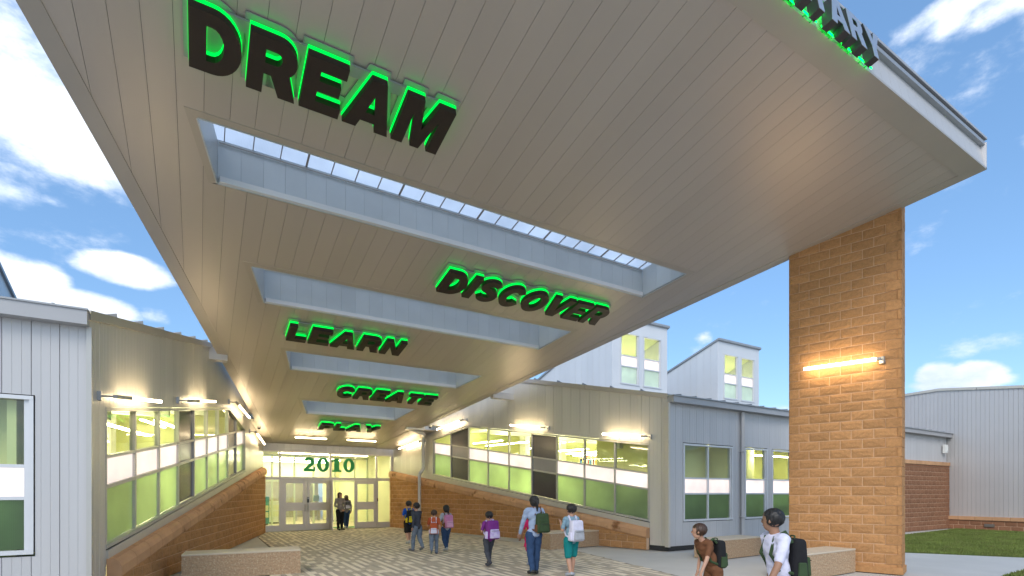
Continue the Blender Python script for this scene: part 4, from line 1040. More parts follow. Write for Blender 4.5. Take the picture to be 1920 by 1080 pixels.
# number 2010
def serif2():
    path = arc(.33, .70, .235, .20, 165, 0, 12)+[(.53, .58), (.40, .42), (.22, .25), (.12, .13)]
    w_ = [.18]*3+[.21]*6+[.25]*4+[.25, .24, .21, .18]; return [stroke(path, w_[:len(path)])]
DG = {'0': (.80, [arc(.40, .5, .40, .52, 0, 360, 28)[:-1], arc(.40, .5, .135, .35, 0, 360, 22)[:-1]]),
      '1': (.66, [[(.04, 0), (.04, .13), (.16, .13), (.16, .76), (.0, .70), (.0, .84), (.32, 1), (.48, 1), (.48, .13), (.62, .13), (.62, 0)]]),
      '2': (.72, serif2())}
nb = empty('number_sign', (0, 0, 0), label='green number 2010 stuck on the transom glass above the doors', cat='number'); 
nb.location = (FE[0], FE[1], 0); nb.rotation_euler = (R(90), 0, FE[2])
hh = .64
for ch, x, x_e in zip('2010', (1.66, 2.235, 2.895, 3.43), (2.16, 2.785, 3.37, 3.96)):
    wd, cs = DG[ch]; kx = (x_e-x)/(wd*hh); glyph_slab(cs, hh, x, -.0385, -.034, kx).build('digit', M_GREENV, nb)
    if ch == '2': glyph_slab([[(0.0, 0), (0.0, .20), (.08, .22), (.30, .20), (.60, .19), (.66, .34), (.73, .33), (.71, 0)]], hh, x, -.0388, -.0335, kx).build('digit_foot', M_GREENV, nb)
for o in nb.children:
    o.location = (0, 2.66, 0)
# lobby
def lobby():
    r = en; D = 9.0
    mb = MB(); mb.box(-.2, -.1, .12, D, 0, 3.6); mb.box(5.88, 5.98, .12, D, 0, 3.6); mb.box(-.2, 1.0, D, D+.1, 0, 3.6); mb.box(4.9, 5.98, D, D+.1, 0, 3.6); mb.box(1.0, 4.9, D, D+.1, 2.5, 3.6); mb.build('interior_wall', M_LOBBY, r)
    MB().box(-.1, 5.88, .12, 14, 3.6, 3.7).build('interior_ceiling', mat('cream_ceiling', (.72, .72, .50), .8), r); MB().box(-.1, 5.88, .0, 14, -.012, .012).build('interior_floor', M_IFLOOR, r)
    MB().box(3.2, 4.9, .4, 1.4, .013, .022).build('door_mat', mat('green_mat', (.05, .16, .06), .9), r)
    MB().box(-.1, 5.9, 14, 14.1, 0, 3.6).build('back_wall', mat('tan_back_wall', (.45, .40, .26), .8), r)
    # inner vestibule screen
    v = MB(); y = 3.6
    for x_ in (-.1, .95, 2.0, 2.95, 4.05, 5.1, 5.8): v.box(x_, x_+.08, y, y+.08, 0, 3.6)
    for z_ in (2.25, 3.5): v.box(-.1, 5.88, y+.002, y+.078, z_, z_+.09)
    v.build('vestibule_screen', mat('pale_green_frame', (.62, .68, .50), .5), r)
    for a, b in ((-.02, .95), (1.03, 2.0), (4.13, 5.1), (5.18, 5.8)): MB().box(a, b, y+.03, y+.04, .1, 2.25).build('screen_pane', M_GLASSC, r)
    for yy in (1.0, 5.5, 8.0, 11.5): strip_light(r, (.8, yy, 3.50), (4.9, yy+.0, 3.50), .09)
    for i, (x_, y_, w_, h_, m_) in enumerate(((.2, 5.0, .9, 1.5, 'teal_panel'), (1.25, 6.2, .7, 1.2, 'white_paint'), (4.5, 6.5, 1.0, 1.1, 'white_paint'), (.9, 8.2, .5, 1.9, 'black_plastic'))):
        c = empty('cabinet', (0, 0, 0)); c.parent = r
        MB().box(x_, x_+w_, y_, y_+.4, 0.08, h_).build('body', MATS[m_], c)
        MB().box(x_-.02, x_+w_+.02, y_-.02, y_+.42, h_, h_+.03).build('top', M_WHITE, c)
        MB().box(x_+.05, x_+w_-.05, y_+.02, y_+.38, 0.02, .08).build('plinth', M_BLACK, c)
        for z_ in (.4, .75): MB().box(x_+.04, x_+w_-.04, y_-.015, y_, z_, z_+.28).build('drawer', M_LOBBY, c)
    dk = empty('desk'); dk.parent = r
    MB().box(3.1, 4.6, 8.2, 8.9, .72, .76).build('top', M_WHITE, dk)
    for a in (3.15, 4.5): MB().box(a, a+.05, 8.25, 8.85, 0, .72).build('leg', M_STEEL, dk)
    MB().box(3.3, 3.8, 8.5, 8.53, .84, 1.12).build('monitor', M_BLACK, dk)
lobby()

# ------------------------------------------------------------------ block pier
PN, PF = Vector((12.413, 5.05, 0)), Vector((11.787, 7.05, 0)); pd = (PN-PF).normalized(); PLn = (PN-PF).length
pier = empty('block_pier', (PF.x, PF.y, 0), math.atan2(pd.y, pd.x), label='tall tan split-face block pier holding up the right edge of the canopy', cat='pillar')
TH = .66; NC = 39
block_wall(pier, 0, PLn, NC*BH, lambda x: 99, M_CMU, VAR)
MB().box(.007, PLn-.007, .007, TH-.012, 0, NC*BH+.02).build('mortar_core', M_MORT, pier)
# street end of the pier: blocks turned 90 degrees (outward = +x)
for c in range(NC):
    cuts = [0, BW/2, TH] if c % 2 else [0, BW, TH]
    for a, b in zip(cuts, cuts[1:]):
        mb = MB(); z = c*BH+JT/2; mb.xz([(-(b-a)/2+JT/2, 0), ((b-a)/2-JT/2, 0), ((b-a)/2-JT/2, BH-JT), (-(b-a)/2+JT/2, BH-JT)], -.010-random.random()*.006, .08)
        if True:
            o = mb.build('block', M_CMU, pier); o.location = (PLn-.004, (a+b)/2, z); o.rotation_euler = (0, 0, R(90))
rear = MB()
for c in range(NC):
    z = c*BH+JT/2; x = -(BW/2 if c % 2 else 0)
    while x < PLn-.05:
        a, b = max(x, 0)+JT/2, min(x+BW, PLn)-JT/2; x += BW
        if b-a > .05: rear.box(a, b, TH-.02, TH+.012, z, z+BH-JT)
    rear.box(-.010, .05, .01, TH/2, z, z+BH-JT); rear.box(-.010, .05, TH/2+.01, TH-.02, z, z+BH-JT)
tag(rear.build('rear_blocks', M_CMU, pier), kind='stuff')
MB().box(-.035, PLn+.035, -.035, TH+.03, .0, .14).build('plinth', M_CMU, pier)

# ------------------------------------------------------------------ lamps
def lamp(p, q, wall_pt, label, tube=.027, group='linear lamps around the entrance', housing_len=.32):
    """bar lamp; p = bracket end, q = far end of the lit tube"""
    p, q = Vector(p), Vector(q); d = (q-p).normalized(); root = empty('wall_lamp', tuple(p), label=label, cat='lamp', group=group)
    s = p+d*housing_len
    a = d.cross(Vector((0, 0, 1))).normalized(); b = a.cross(d)
    def bar(u, v, w_, h_, m, name):
        mb = MB(); mb.prism([u+a*w_+b*h_, u-a*w_+b*h_, u-a*w_-b*h_, u+a*w_-b*h_], [v+a*w_+b*h_, v-a*w_+b*h_, v-a*w_-b*h_, v+a*w_-b*h_]); return mb.build(name, m, root, world=True)
    if housing_len > 0: bar(p, s, .028, .028, M_LAMP, 'driver_box')
    MB().tube([s, q], tube, 10).build('tube', M_TUBE, root, world=True, smooth=False)
    bar(q, q+d*.025, .03, .03, M_LAMP, 'end_cap')
    if wall_pt is not None:
        w_ = Vector(wall_pt); mb = MB(); mb.tube([w_, p+d*.05], .016, 6); mb.build('arm', M_LAMP, root, world=True)
        o = Vector((.02, .02, 0)); mb = MB(); mb.box(w_.x-.04, w_.x+.04, w_.y-.04, w_.y+.04, w_.z-.07, w_.z+.07); mb.build('wall_plate', M_LAMP, root, world=True)
        e2 = q-d*.1; w2 = w_+(e2-p); 
        MB().tube([w2, e2], .010, 6).build('rear_arm', M_LAMP, root, world=True)
def wp(fr, t, off, z, right):
    d = Vector((math.cos(fr[2]), math.sin(fr[2]), 0)); n_ = Vector((math.sin(fr[2]), -math.cos(fr[2]), 0)); x = fr[3]-t if right else t
    return Vector((fr[0], fr[1], 0))+d*x+n_*off+Vector((0, 0, z))
for i, (t0, z0_, t1, z1_, hl, lb) in enumerate(((.35, 3.17, 2.31, 3.42, .60, 'warm linear lamp over the left window band, nearest the picture edge'), (4.05, 3.73, 6.35, 4.10, .85, 'warm linear lamp over the middle of the left window band'),
                                   (8.95, 4.52, 11.1, 4.33, .35, 'warm linear lamp over the falling end of the left window band'), (12.3, 3.98, 14.3, 3.69, .25, 'warm linear lamp on the left wall close to the doors'))):
    lamp(wp(FL, t0, .22, z0_, False), wp(FL, t1, .22, z1_, False), wp(FL, t0, 0, z0_, False), lb, housing_len=hl)
for i, (t0, z0_, t1, z1_, lb) in enumerate(((.57, 3.35, 2.15, 3.55, 'warm linear lamp over the right window band, nearest the grey wall'), (4.62, 3.97, 6.34, 4.22, 'warm linear lamp over the middle of the right window band'),
                                   (9.15, 4.71, 10.95, 4.46, 'warm linear lamp over the falling end of the right window band'), (12.15, 4.05, 14.0, 3.80, 'warm linear lamp on the right wall left of the white downspout'))):
    lamp(wp(FR, t0, .22, z0_, True), wp(FR, t1, .22, z1_, True), wp(FR, t0, 0, z0_, True), lb, housing_len=.22)
lamp((3.44, 23.10, zs(23.10)-.17), (4.68, 23.10, zs(23.10)-.17), None, 'warm linear ceiling lamp in front of the doors, left of the pair', housing_len=0, tube=.022)
lamp((5.55, 23.10, zs(23.10)-.17), (6.80, 23.10, zs(23.10)-.17), None, 'warm linear ceiling lamp in front of the doors, right of the pair', housing_len=0, tube=.022)
lamp((12.118, 5.293, 4.475), (11.694, 6.648, 4.478), (12.30, 5.35, 4.475), 'long warm linear lamp on the tan block pier', housing_len=.08, tube=.032)
# stems of the ceiling pair
# security cameras
def seccam(loc, label, body=M_WHITE):
    r = empty('security_camera', loc, label=label, cat='camera')
    MB().tube([(0, 0, .0), (0, 0, -.07)], [.07, .065], 12).build('mount', body, r); 
    bm = bmesh.new(); bmesh.ops.create_uvsphere(bm, u_segments=14, v_segments=8, radius=.06); bmesh.ops.translate(bm, verts=bm.verts, vec=(0, 0, -.08))
    me = bpy.data.meshes.new('dome'); bm.to_mesh(me); bm.free(); me.materials.append(M_BLACK); o = bpy.data.objects.new('dome', me); COL.objects.link(o); o.parent = r
seccam((2.02, 22.4, zs(22.4)), 'small dome security camera under the left edge of the canopy')
seccam((8.62, 21.2, 4.62), 'small dome security camera above the white downspout')
# white downspout with angled gutter outlet by the right wall
a_ = wp(FR, 12.18, .09, 0, True)
t_ = downspout([(7.75, 21.6, 4.50), (8.55, 21.75, 4.30), (a_.x, a_.y, 4.25), (a_.x, a_.y, 2.75), (a_.x-.2, a_.y-.05, 2.55), (a_.x-.2, a_.y-.05, .05)], 'pale square downspout running down the right wall beside the doors', .075, M_FRW)
MB().box(7.62, 8.45, 21.35, 21.65, 4.42, 4.56).build('gutter_outlet', M_FRW, t_, world=True)

# ------------------------------------------------------------------ stone seat blocks
def seat(c, d, Ln, Wd, Ht, label):
    """c = one corner, d = direction of length; width to the left of d"""
    o = empty('seat_block', (c[0], c[1], 0), math.atan2(d[1], d[0]), label=label, cat='bench', group='rough stone seat blocks')
    bm = bmesh.new(); bmesh.ops.create_cube(bm, size=1); 
    for v in bm.verts: v.co = Vector(((v.co.x+.5)*Ln, (v.co.y+.5)*Wd, (v.co.z+.5)*(Ht-.035)))
    bmesh.ops.subdivide_edges(bm, edges=bm.edges, cuts=14, use_grid_fill=True)
    rnd = random.Random(int(c[0]*100))
    for v in bm.verts:
        if v.co.z < Ht-.05 and v.co.z > .01:
            n_ = Vector((0, 0, 0))
            if v.co.x < .001: n_.x = -1
            if v.co.x > Ln-.001: n_.x = 1
            if v.co.y < .001: n_.y = -1
            if v.co.y > Wd-.001: n_.y = 1
            v.co += n_*rnd.uniform(-.003, .003)
    me = bpy.data.meshes.new('block_body'); bm.to_mesh(me); bm.free(); me.materials.append(M_SEAT)
    b = bpy.data.objects.new('block_body', me); COL.objects.link(b); b.parent = o
    MB().box(-.006, Ln+.006, -.006, Wd+.006, Ht-.0345, Ht).build('smooth_top', M_SEATT, o, bevel=.008)
seat((-.28, 11.86), (2.12, -.17), 2.13, .72, .50, 'rough stone seat block at the bottom left of the paved court')
seat((8.93, 12.62), (2.08, .20), 2.09, .78, .50, 'rough stone seat block against the right block wall, behind the walking adult')
seat((11.18, 8.55), (2.0, .11), 2.0, .68, .50, 'rough stone seat block in front of the grey wall windows')
dseat = Vector((12.029-10.355, 5.741-5.708)).normalized()
seat((12.029-dseat.x*2.1, 5.741-dseat.y*2.1), tuple(dseat), 2.1, .60, .50, 'rough stone seat block touching the foot of the block pier')

# ------------------------------------------------------------------ people
def remeshed(name, prims, vox, m, parent, smooth=4, extra=None):
    """prims: ('b', centre, radii, rotz) ellipsoids and ('c', p, q, r0, r1) tapered capsules -> one continuous surface"""
    bm = bmesh.new()
    for pr in prims:
        if pr[0] == 'b':
            mt = Matrix.Translation(pr[1]) @ (pr[3] if len(pr) > 3 else Matrix.Identity(4)) @ Matrix.Diagonal((*pr[2], 1))
            bmesh.ops.create_uvsphere(bm, u_segments=18, v_segments=12, radius=1, matrix=mt)
        else:
            p, q, r0, r1 = Vector(pr[1]), Vector(pr[2]), pr[3], pr[4]
            if (q-p).length < 1e-4: continue
            for c, r_ in ((p, r0), (q, r1)): bmesh.ops.create_uvsphere(bm, u_segments=12, v_segments=8, radius=r_, matrix=Matrix.Translation(c))
            mt = Matrix.Translation((p+q)/2) @ (q-p).to_track_quat('Z', 'Y').to_matrix().to_4x4()
            bmesh.ops.create_cone(bm, cap_ends=True, segments=14, radius1=r0, radius2=r1, depth=(q-p).length, matrix=mt)
    me = bpy.data.meshes.new(name); bm.to_mesh(me); bm.free()
    o = bpy.data.objects.new(name, me); COL.objects.link(o)
    md = o.modifiers.new('r', 'REMESH'); md.mode = 'VOXEL'; md.voxel_size = vox; md.use_smooth_shade = True
    ms = o.modifiers.new('s', 'SMOOTH'); ms.factor = .5; ms.iterations = smooth
    dg = bpy.context.evaluated_depsgraph_get(); me2 = bpy.data.meshes.new_from_object(o.evaluated_get(dg))
    if extra: 
        bm = bmesh.new(); bm.from_mesh(me2); extra(bm); bm.to_mesh(me2); bm.free(); me2.polygons.foreach_set('use_smooth', [True]*len(me2.polygons))
    from mathutils import noise as NZ
    amp = {'shirt': (.007, 9, 15), 'trousers': (.009, 10, 10), 'shorts': (.008, 12, 9), 'hair': (.010, 34, 9)}.get(name.split('.')[0])
    if amp:
        off_ = Vector((random.random()*50, 0, 0)); nn = [v.normal.copy() for v in me2.vertices]
        for v, n_ in zip(me2.vertices, nn):
            c_ = v.co; q_ = Vector((c_.x*amp[1], c_.y*amp[1], c_.z*amp[2]))+off_
            v.co = c_+n_*amp[0]*(1-2.2*abs(NZ.noise(q_))-.25)
    o.modifiers.clear(); o.data = me2; bpy.data.meshes.remove(me); me2.materials.clear(); me2.materials.append(m); me2.name = name
    o.parent = parent; return o
def V(*a): return Vector(a)
def person(loc, heading, H, label, top, bottom, skin=M_SKIN, hair=M_HAIR, hairstyle='short', adult=False, stride=.5, lean=0., arms=('swing', 'swing'), sleeves='short', legs='long', shoes=M_WHITE, group=None, skirt=None, pants_m=None, female=False, headturn=0.):
    """local +y = facing. heading = degrees, 0 faces +Y (to the doors), positive turns left"""
    root = empty('person', (loc[0], loc[1], 0), R(heading), label=label, cat='person', group=group)
    k = H; hs = 1/7.4 if adult else 1/6.3      # head height share
    hh = hs*H; neck = H-hh*1.0; sh = neck-.035*H; hip = (.52 if adult else .50)*H; knee = .275*H; ank = .045*H
    sw = (.105 if adult else .10)*H; hw = .052*H; ln = lean
    # torso leans forward (+y)
    def T_(p): return V(p.x, p.y+(p.z-hip)*ln, p.z) if p.z > hip else p
    s = stride
    def leg(sx, ph):   # ph +1 forward, -1 back
        hp = V(sx*hw, 0, hip)
        if ph > 0: kn = V(sx*hw, .11*s*2*H*.5, knee+.02*H*s); an = V(sx*hw*.9, .15*s*H, ank); toe = an+V(sx*.01*H, .085*H, -.02*H)
        elif ph < 0: kn = V(sx*hw, -.01*H*s, knee-.005*H); an = V(sx*hw*.9, -.20*s*H, ank+.10*s*H); toe = an+V(sx*.008*H, .07*H, -.055*H*min(1, s*1.6)-.012*H)
        else: kn = V(sx*hw, .005*H, knee); an = V(sx*hw, 0, ank); toe = an+V(sx*.02*H, .085*H, -.02*H)
        return hp, kn, an, toe
    lR, lL = (leg(1, 1), leg(-1, -1)) if s > 0 else ((leg(1, -1), leg(-1, 1)) if s < 0 else (leg(1, 0), leg(-1, 0)))
    if s < 0:
        s = -s; lR, lL = leg(1, -1), leg(-1, 1)
    def arm(sx, mode):
        so_ = T_(V(sx*sw, 0, sh-.01*H))
        if mode == 'swing': ph = sx*(1 if stride >= 0 else -1); el = so_+V(sx*.025*H, -ph*.06*H, -.155*H); ha = el+V(sx*.0, -ph*.02*H+.05*H, -.135*H)
        elif mode == 'strap': el = so_+V(sx*.035*H, .02*H, -.15*H); ha = so_+V(-sx*.005*H, .11*H, -.06*H)
        elif mode == 'clasp': el = so_+V(sx*.04*H, -.01*H, -.16*H); ha = V(sx*.012*H, .10*H, hip+.03*H)
        elif mode == 'back': el = so_+V(sx*.045*H, -.04*H, -.15*H); ha = V(sx*.05*H, -.09*H, hip+.07*H)
        else: el = so_+V(sx*.02*H, 0, -.16*H); ha = el+V(sx*.0, .03*H, -.14*H)
        return so_, el, ha
    aR, aL = arm(1, arms[0]), arm(-1, arms[1])
    hc = T_(V(0, .005*H, H-hh*.5))
    wr = .020*H; g_ = 1.0 if adult else 1.06
    def legp(l, e0=0., upto=4, m0=1.0):
        hp, kn, an, toe = l; P = []
        P.append(('c', hp+V(0, 0, -.01*H), kn, (.056*H+e0)*m0, .036*H+e0))
        if upto > 1: P.append(('c', kn, kn+(an-kn)*.35, .035*H+e0, .035*H+e0)); P.append(('c', kn+(an-kn)*.35, an, .035*H+e0, .022*H+e0))
        return P
    def armp(a, e0=0., full=True):
        so_, el, ha = a; P = [('c', so_, el, .029*H+e0, .022*H+e0)]
        if full: P.append(('c', el, ha, .022*H+e0, .0155*H+e0))
        return P
    def torso(e0=0.):
        c1, c2, c3 = T_(V(0, 0, hip+.02*H)), T_(V(0, 0, hip+.12*H)), T_(V(0, 0, sh-.06*H))
        wst = .062*H if female else .070*H
        return [('b', c1, (.092*H+e0, .062*H+e0, .06*H+e0)), ('b', c2, (wst+e0+.008*H, .054*H+e0, .09*H)), ('b', c3, (.092*H+e0, .060*H+e0, .09*H+e0)), ('c', T_(V(-sw*.85, 0, sh-.012*H)), T_(V(sw*.85, 0, sh-.012*H)), .034*H+e0, .034*H+e0), ('c', c1, c3, .058*H+e0, .058*H+e0)]
    # body
    vox = .0085 if adult else .0075
    B = torso(-.004)+legp(lR)+legp(lL)+armp(aR)+armp(aL)
    B.append(('c', T_(V(0, -.005*H, sh-.01*H)), hc-V(0, .006*H, hh*.25), .032*H, .030*H))
    rt = Matrix.Rotation(R(headturn), 4, 'Z')
    B.append(('b', hc+V(0, -.004*H, hh*.08), (hh*.385, hh*.45, hh*.44), rt)); B.append(('b', hc+rt.to_3x3()@V(0, hh*.10, -hh*.20), (hh*.27, hh*.30, hh*.30), rt))
    B.append(('b', hc+rt.to_3x3()@V(0, hh*.43, -hh*.06), (hh*.055, hh*.09, hh*.10), rt))   # nose
    for sx in (-1, 1): B.append(('b', hc+rt.to_3x3()@V(sx*hh*.39, -.01*H, -hh*.03), (hh*.04, hh*.07, hh*.11), rt))
    for l in (lR, lL): B.append(('c', l[2], l[3], .022*H, .018*H))
    def fingers(bm):
        for a, sx in ((aR, 1), (aL, -1)):
            so_, el, ha = a; d = (ha-el).normalized(); side = d.cross(V(0, 1, 0)); side = side.normalized() if side.length > .1 else V(1, 0, 0); nrm = side.cross(d).normalized()
            L_ = .105*H*.9; pc = ha+d*L_*.28
            mt = Matrix.Translation(pc) @ Matrix((side, nrm, d)).transposed().to_4x4() @ Matrix.Diagonal((L_*.22, L_*.10, L_*.34, 1))
            bmesh.ops.create_uvsphere(bm, u_segments=10, v_segments=6, radius=1, matrix=mt)
            for i in range(5):
                if i < 4: o_ = (i-1.5)*L_*.115; ln_ = L_*(.38, .44, .42, .32)[i]; p0 = pc+side*o_+d*L_*.22; p1 = p0+d*ln_*.5+nrm*ln_*.10; p2 = p1+d*ln_*.42+nrm*ln_*.28; rr = L_*.052
                else: p0 = pc-side*L_*.16-d*L_*.10; p1 = p0-side*L_*.12+d*L_*.16; p2 = p1+d*L_*.16+nrm*L_*.05; rr = L_*.058
                for a_2, b_2 in ((p0, p1), (p1, p2)):
                    mt = Matrix.Translation((a_2+b_2)/2) @ (b_2-a_2).to_track_quat('Z', 'Y').to_matrix().to_4x4()
                    bmesh.ops.create_cone(bm, cap_ends=True, segments=7, radius1=rr, radius2=rr*.85, depth=(b_2-a_2).length*1.1, matrix=mt)
    remeshed('body', B, vox, skin, root, 4, fingers)
    # face
    for sx in (-1, 1):
        p = hc+rt.to_3x3()@V(sx*hh*.15, hh*.375, hh*.02)
        MB().box(-hh*.05, hh*.05, -hh*.02, hh*.02, -hh*.025, hh*.025).build('eye', M_BLACK, root).location = p
    o = MB().box(-hh*.10, hh*.10, -hh*.02, hh*.015, -hh*.015, hh*.015).build('mouth', mat('lips', (.35, .10, .08), .5), root); o.location = hc+rt.to_3x3()@V(0, hh*.385, -hh*.24)
    # shirt
    S = torso(.009)
    if sleeves == 'long': S += armp(aR, .010)+armp(aL, .010)
    else:
        for a in (aR, aL): S.append(('c', a[0], a[0]+(a[1]-a[0])*.75, .033*H, .029*H))
    S.append(('b', T_(V(0, 0, hip-.005*H)), (.098*H, .070*H, .045*H)))
    remeshed('shirt', S, vox, top, root, 3)
    # trousers / skirt
    Pn = [('b', V(0, 0, hip-.0*H), (.088*H, .062*H, .05*H))]
    if legs == 'long':
        for l in (lR, lL): Pn += legp(l, .008*H)
    elif legs == 'shorts':
        for l in (lR, lL): Pn.append(('c', l[0], l[0]+(l[1]-l[0])*.85, .066*H, .056*H))
    elif legs == 'knee':
        for l in (lR, lL): Pn += [('c', l[0], l[1], .062*H, .042*H), ('c', l[1], l[1]+(l[2]-l[1])*.35, .041*H, .039*H)]
    remeshed('trousers' if legs == 'long' else 'shorts', Pn, vox, bottom, root, 3)
    if skirt:
        n = 26; mb = MB(); r0, r1, z0_, z1_ = .085*H, .125*H, hip+.03*H, knee+.07*H
        for i in range(n):
            a0, a1 = 2*math.pi*i/n, 2*math.pi*(i+1)/n
            f = lambda a_, i_: (1+.06*(i_ % 2))
            mb.poly([(r1*f(0, i)*math.cos(a0), r1*.85*f(0, i)*math.sin(a0), z1_), (r1*f(0, i+1)*math.cos(a1), r1*.85*f(0, i+1)*math.sin(a1), z1_), (r0*math.cos(a1), r0*.8*math.sin(a1), z0_), (r0*math.cos(a0), r0*.8*math.sin(a0), z0_)])
        mb.build('skirt', skirt, root, smooth=True)
    for l in (lR, lL):
        d = (l[3]-l[2]); 
        remeshed('shoe', [('c', l[2]-V(0, .02*H, .012*H), l[3]+V(0, .01*H, 0), .026*H, .024*H)], .007, shoes, root, 2)
    # hair
    Rr_ = rt.to_3x3()
    Hh = [('b', hc+V(0, 0, 0)+Rr_@V(0, -hh*.07, hh*.13), (hh*.44, hh*.47, hh*.43), rt)]
    if hairstyle in ('long', 'bob', 'pony'):
        Hh.append(('b', hc+Rr_@V(0, -hh*.16, -hh*.08), (hh*.43, hh*.36, hh*.42), rt))
        if hairstyle == 'long': Hh += [('c', hc+Rr_@V(0, -hh*.28, 0), T_(hc+Rr_@V(0, -hh*.42, -hh*1.25)), hh*.34, hh*.26), ('c', hc+Rr_@V(hh*.2, -hh*.25, -.0), hc+Rr_@V(hh*.25, -hh*.3, -hh*1.0), hh*.2, hh*.14), ('c', hc+Rr_@V(-hh*.2, -hh*.25, -.0), hc+Rr_@V(-hh*.25, -hh*.3, -hh*1.0), hh*.2, hh*.14)]
        if hairstyle == 'bob': Hh += [('c', hc+Rr_@V(sx*hh*.30, -hh*.12, 0), hc+Rr_@V(sx*hh*.34, -hh*.10, -hh*.52), hh*.2, hh*.15) for sx in (-1, 1)]+[('c', hc+Rr_@V(0, -hh*.28, 0), hc+Rr_@V(0, -hh*.3, -hh*.5), hh*.3, hh*.26)]
        if hairstyle == 'pony': Hh += [('c', hc+Rr_@V(0, -hh*.42, hh*.22), hc+Rr_@V(0, -hh*.62, -hh*.1), hh*.12, hh*.15), ('c', hc+Rr_@V(0, -hh*.62, -hh*.1), hc+Rr_@V(hh*.05, -hh*.60, -hh*.85), hh*.15, hh*.06)]
    # keep the face free: cut away hair in front
    ho = remeshed('hair', Hh, .009, hair, root, 2)
    bm = bmesh.new(); bm.from_mesh(ho.data); c = hc; f = Rr_@V(0, 1, 0)
    kill = [v for v in bm.verts if (v.co-c).dot(f) > hh*.12 and v.co.z < c.z+hh*.22]
    bmesh.ops.delete(bm, geom=kill, context='VERTS'); bm.to_mesh(ho.data); bm.free()
    return root, dict(T=T_, sh=sh, hip=hip, H=H, sw=sw, aR=aR, aL=aL)
def backpack(prs, label, m_main, m2, size=1.0, m3=None, side=0, low=0., side_arm=None):
    root0, J = prs; H = J['H']; rz = root0.rotation_euler.z; T_ = J['T']
    c = T_(V(0, 0, J['sh']-.13*H-low)); c = c+V(side, -.062*H-.075*size, 0)
    M_ = Matrix.Translation(root0.location) @ Matrix.Rotation(rz, 4, 'Z'); wc = M_ @ c
    bp = empty('backpack', tuple(wc), rz, label=label, cat='backpack', group='backpacks carried by pupils')
    def rbox(nm, cx, cy, cz, sx, sy, sz, m, bev):
        bm = bmesh.new(); bmesh.ops.create_cube(bm, size=1)
        for v in bm.verts: v.co = V(cx+v.co.x*sx*(1-.12*(v.co.z > 0)), cy+v.co.y*sy*(1-.2*(v.co.z > 0)), cz+v.co.z*sz)
        bmesh.ops.bevel(bm, geom=bm.edges, offset=bev, segments=4, affect='EDGES', profile=.6)
        me = bpy.data.meshes.new(nm); bm.to_mesh(me); bm.free(); me.materials.append(m); me.polygons.foreach_set('use_smooth', [True]*len(me.polygons))
        o = bpy.data.objects.new(nm, me); COL.objects.link(o); o.parent = bp; return o
    s = size
    rbox('main_bag', 0, 0, 0, .31*s, .17*s, .42*s, m_main, .055*s)
    rbox('front_pocket', 0, -.095*s, -.08*s, .24*s, .06*s, .20*s, m2, .024*s)
    rbox('side_pocket', .155*s, 0, -.11*s, .04*s, .10*s, .16*s, m3 or m2, .015*s); rbox('side_pocket', -.155*s, 0, -.11*s, .04*s, .10*s, .16*s, m3 or m2, .015*s)
    MB().tube([(-.05*s, .02, .20*s), (-.03*s, .01, .235*s), (.03*s, .01, .235*s), (.05*s, .02, .20*s)], .008, 6).build('handle', m2, bp)
    MB().box(-.10*s, .10*s, -.129*s, -.126*s, -.02*s, -.012*s).build('zip', M_BLACK, bp)
    d = .062*H+.075*size
    for sx in (-1, 1):
        x_ = sx*.085*s-side*.5
        MB().tube([(x_, .07*s, .17*s), (x_, d-.02*H, .13*H+low+.035*H), (x_, d+.045*H, .13*H+low+.0*H), (x_*1.1, d+.075*H, .03*H), (x_*1.3, d+.02*H, -.07*H), (x_*1.3, .06*s, -.15*s)], .016*s+.003, 6).build('strap', m3 or m2, bp)
    return bp
C_blue = cloth('royal_blue', (.02, .09, .42)); C_black = cloth('black', (.018, .018, .02)); C_yel = cloth('yellow', (.62, .50, .02)); C_navy = cloth('denim', (.035, .07, .15)); C_grey = cloth('grey', (.13, .14, .17))
C_dgrey = cloth('charcoal', (.06, .065, .08)); C_lgrey = cloth('pale_grey', (.40, .42, .46)); C_pink = cloth('pink', (.55, .22, .38)); C_red = cloth('orange_red', (.42, .09, .035)); C_purp = cloth('purple', (.19, .035, .22)); C_lav = cloth('lavender', (.45, .33, .68), (.75, .72, .85))
C_ltb = cloth('pale_blue', (.34, .42, .58)); C_green = cloth('dark_olive', (.045, .075, .035)); C_mag = cloth('raspberry', (.55, .025, .12)); C_teal = cloth('teal', (.01, .20, .20)); C_white = cloth('white_lilac', (.66, .65, .78)); C_sky = cloth('slate_blue', (.22, .34, .42))
C_stripe = cloth('grey_stripe', (.38, .35, .33), (.18, .17, .17), stretch=(.3, .3, 3)); C_jean2 = cloth('grey_blue_denim', (.16, .20, .26)); C_brown = cloth('brown', (.16, .07, .035))
woman = person((5.50, 24.25), -160, 1.70, 'woman in grey top and black trousers with hands clasped, holding the entrance door', C_stripe, C_black, adult=True, hair=M_HAIRB, hairstyle='bob', stride=0, arms=('clasp', 'clasp'), sleeves='long', shoes=M_BLACK, female=True, headturn=15)
p2 = person((5.98, 25.1), 5, 1.58, 'long-haired person going in through the open door behind the woman', C_stripe, C_navy, adult=True, hair=M_HAIRB, hairstyle='long', stride=.35, sleeves='long', shoes=C_lgrey, female=True)
backpack(p2, 'grey and white striped backpack of the person going in through the door', C_dgrey, C_white, .85)
p = person((5.93, 16.45), 8, 1.42, 'child in a blue shirt and black shorts, nearest the tan wall by the doors', C_blue, C_black, legs='shorts', stride=.45, skin=M_SKIN, arms=('strap', 'strap'), shoes=C_lgrey)
backpack(p, 'black and yellow backpack on the child in blue', C_black, C_yel, 1.0, C_yel, low=.05)
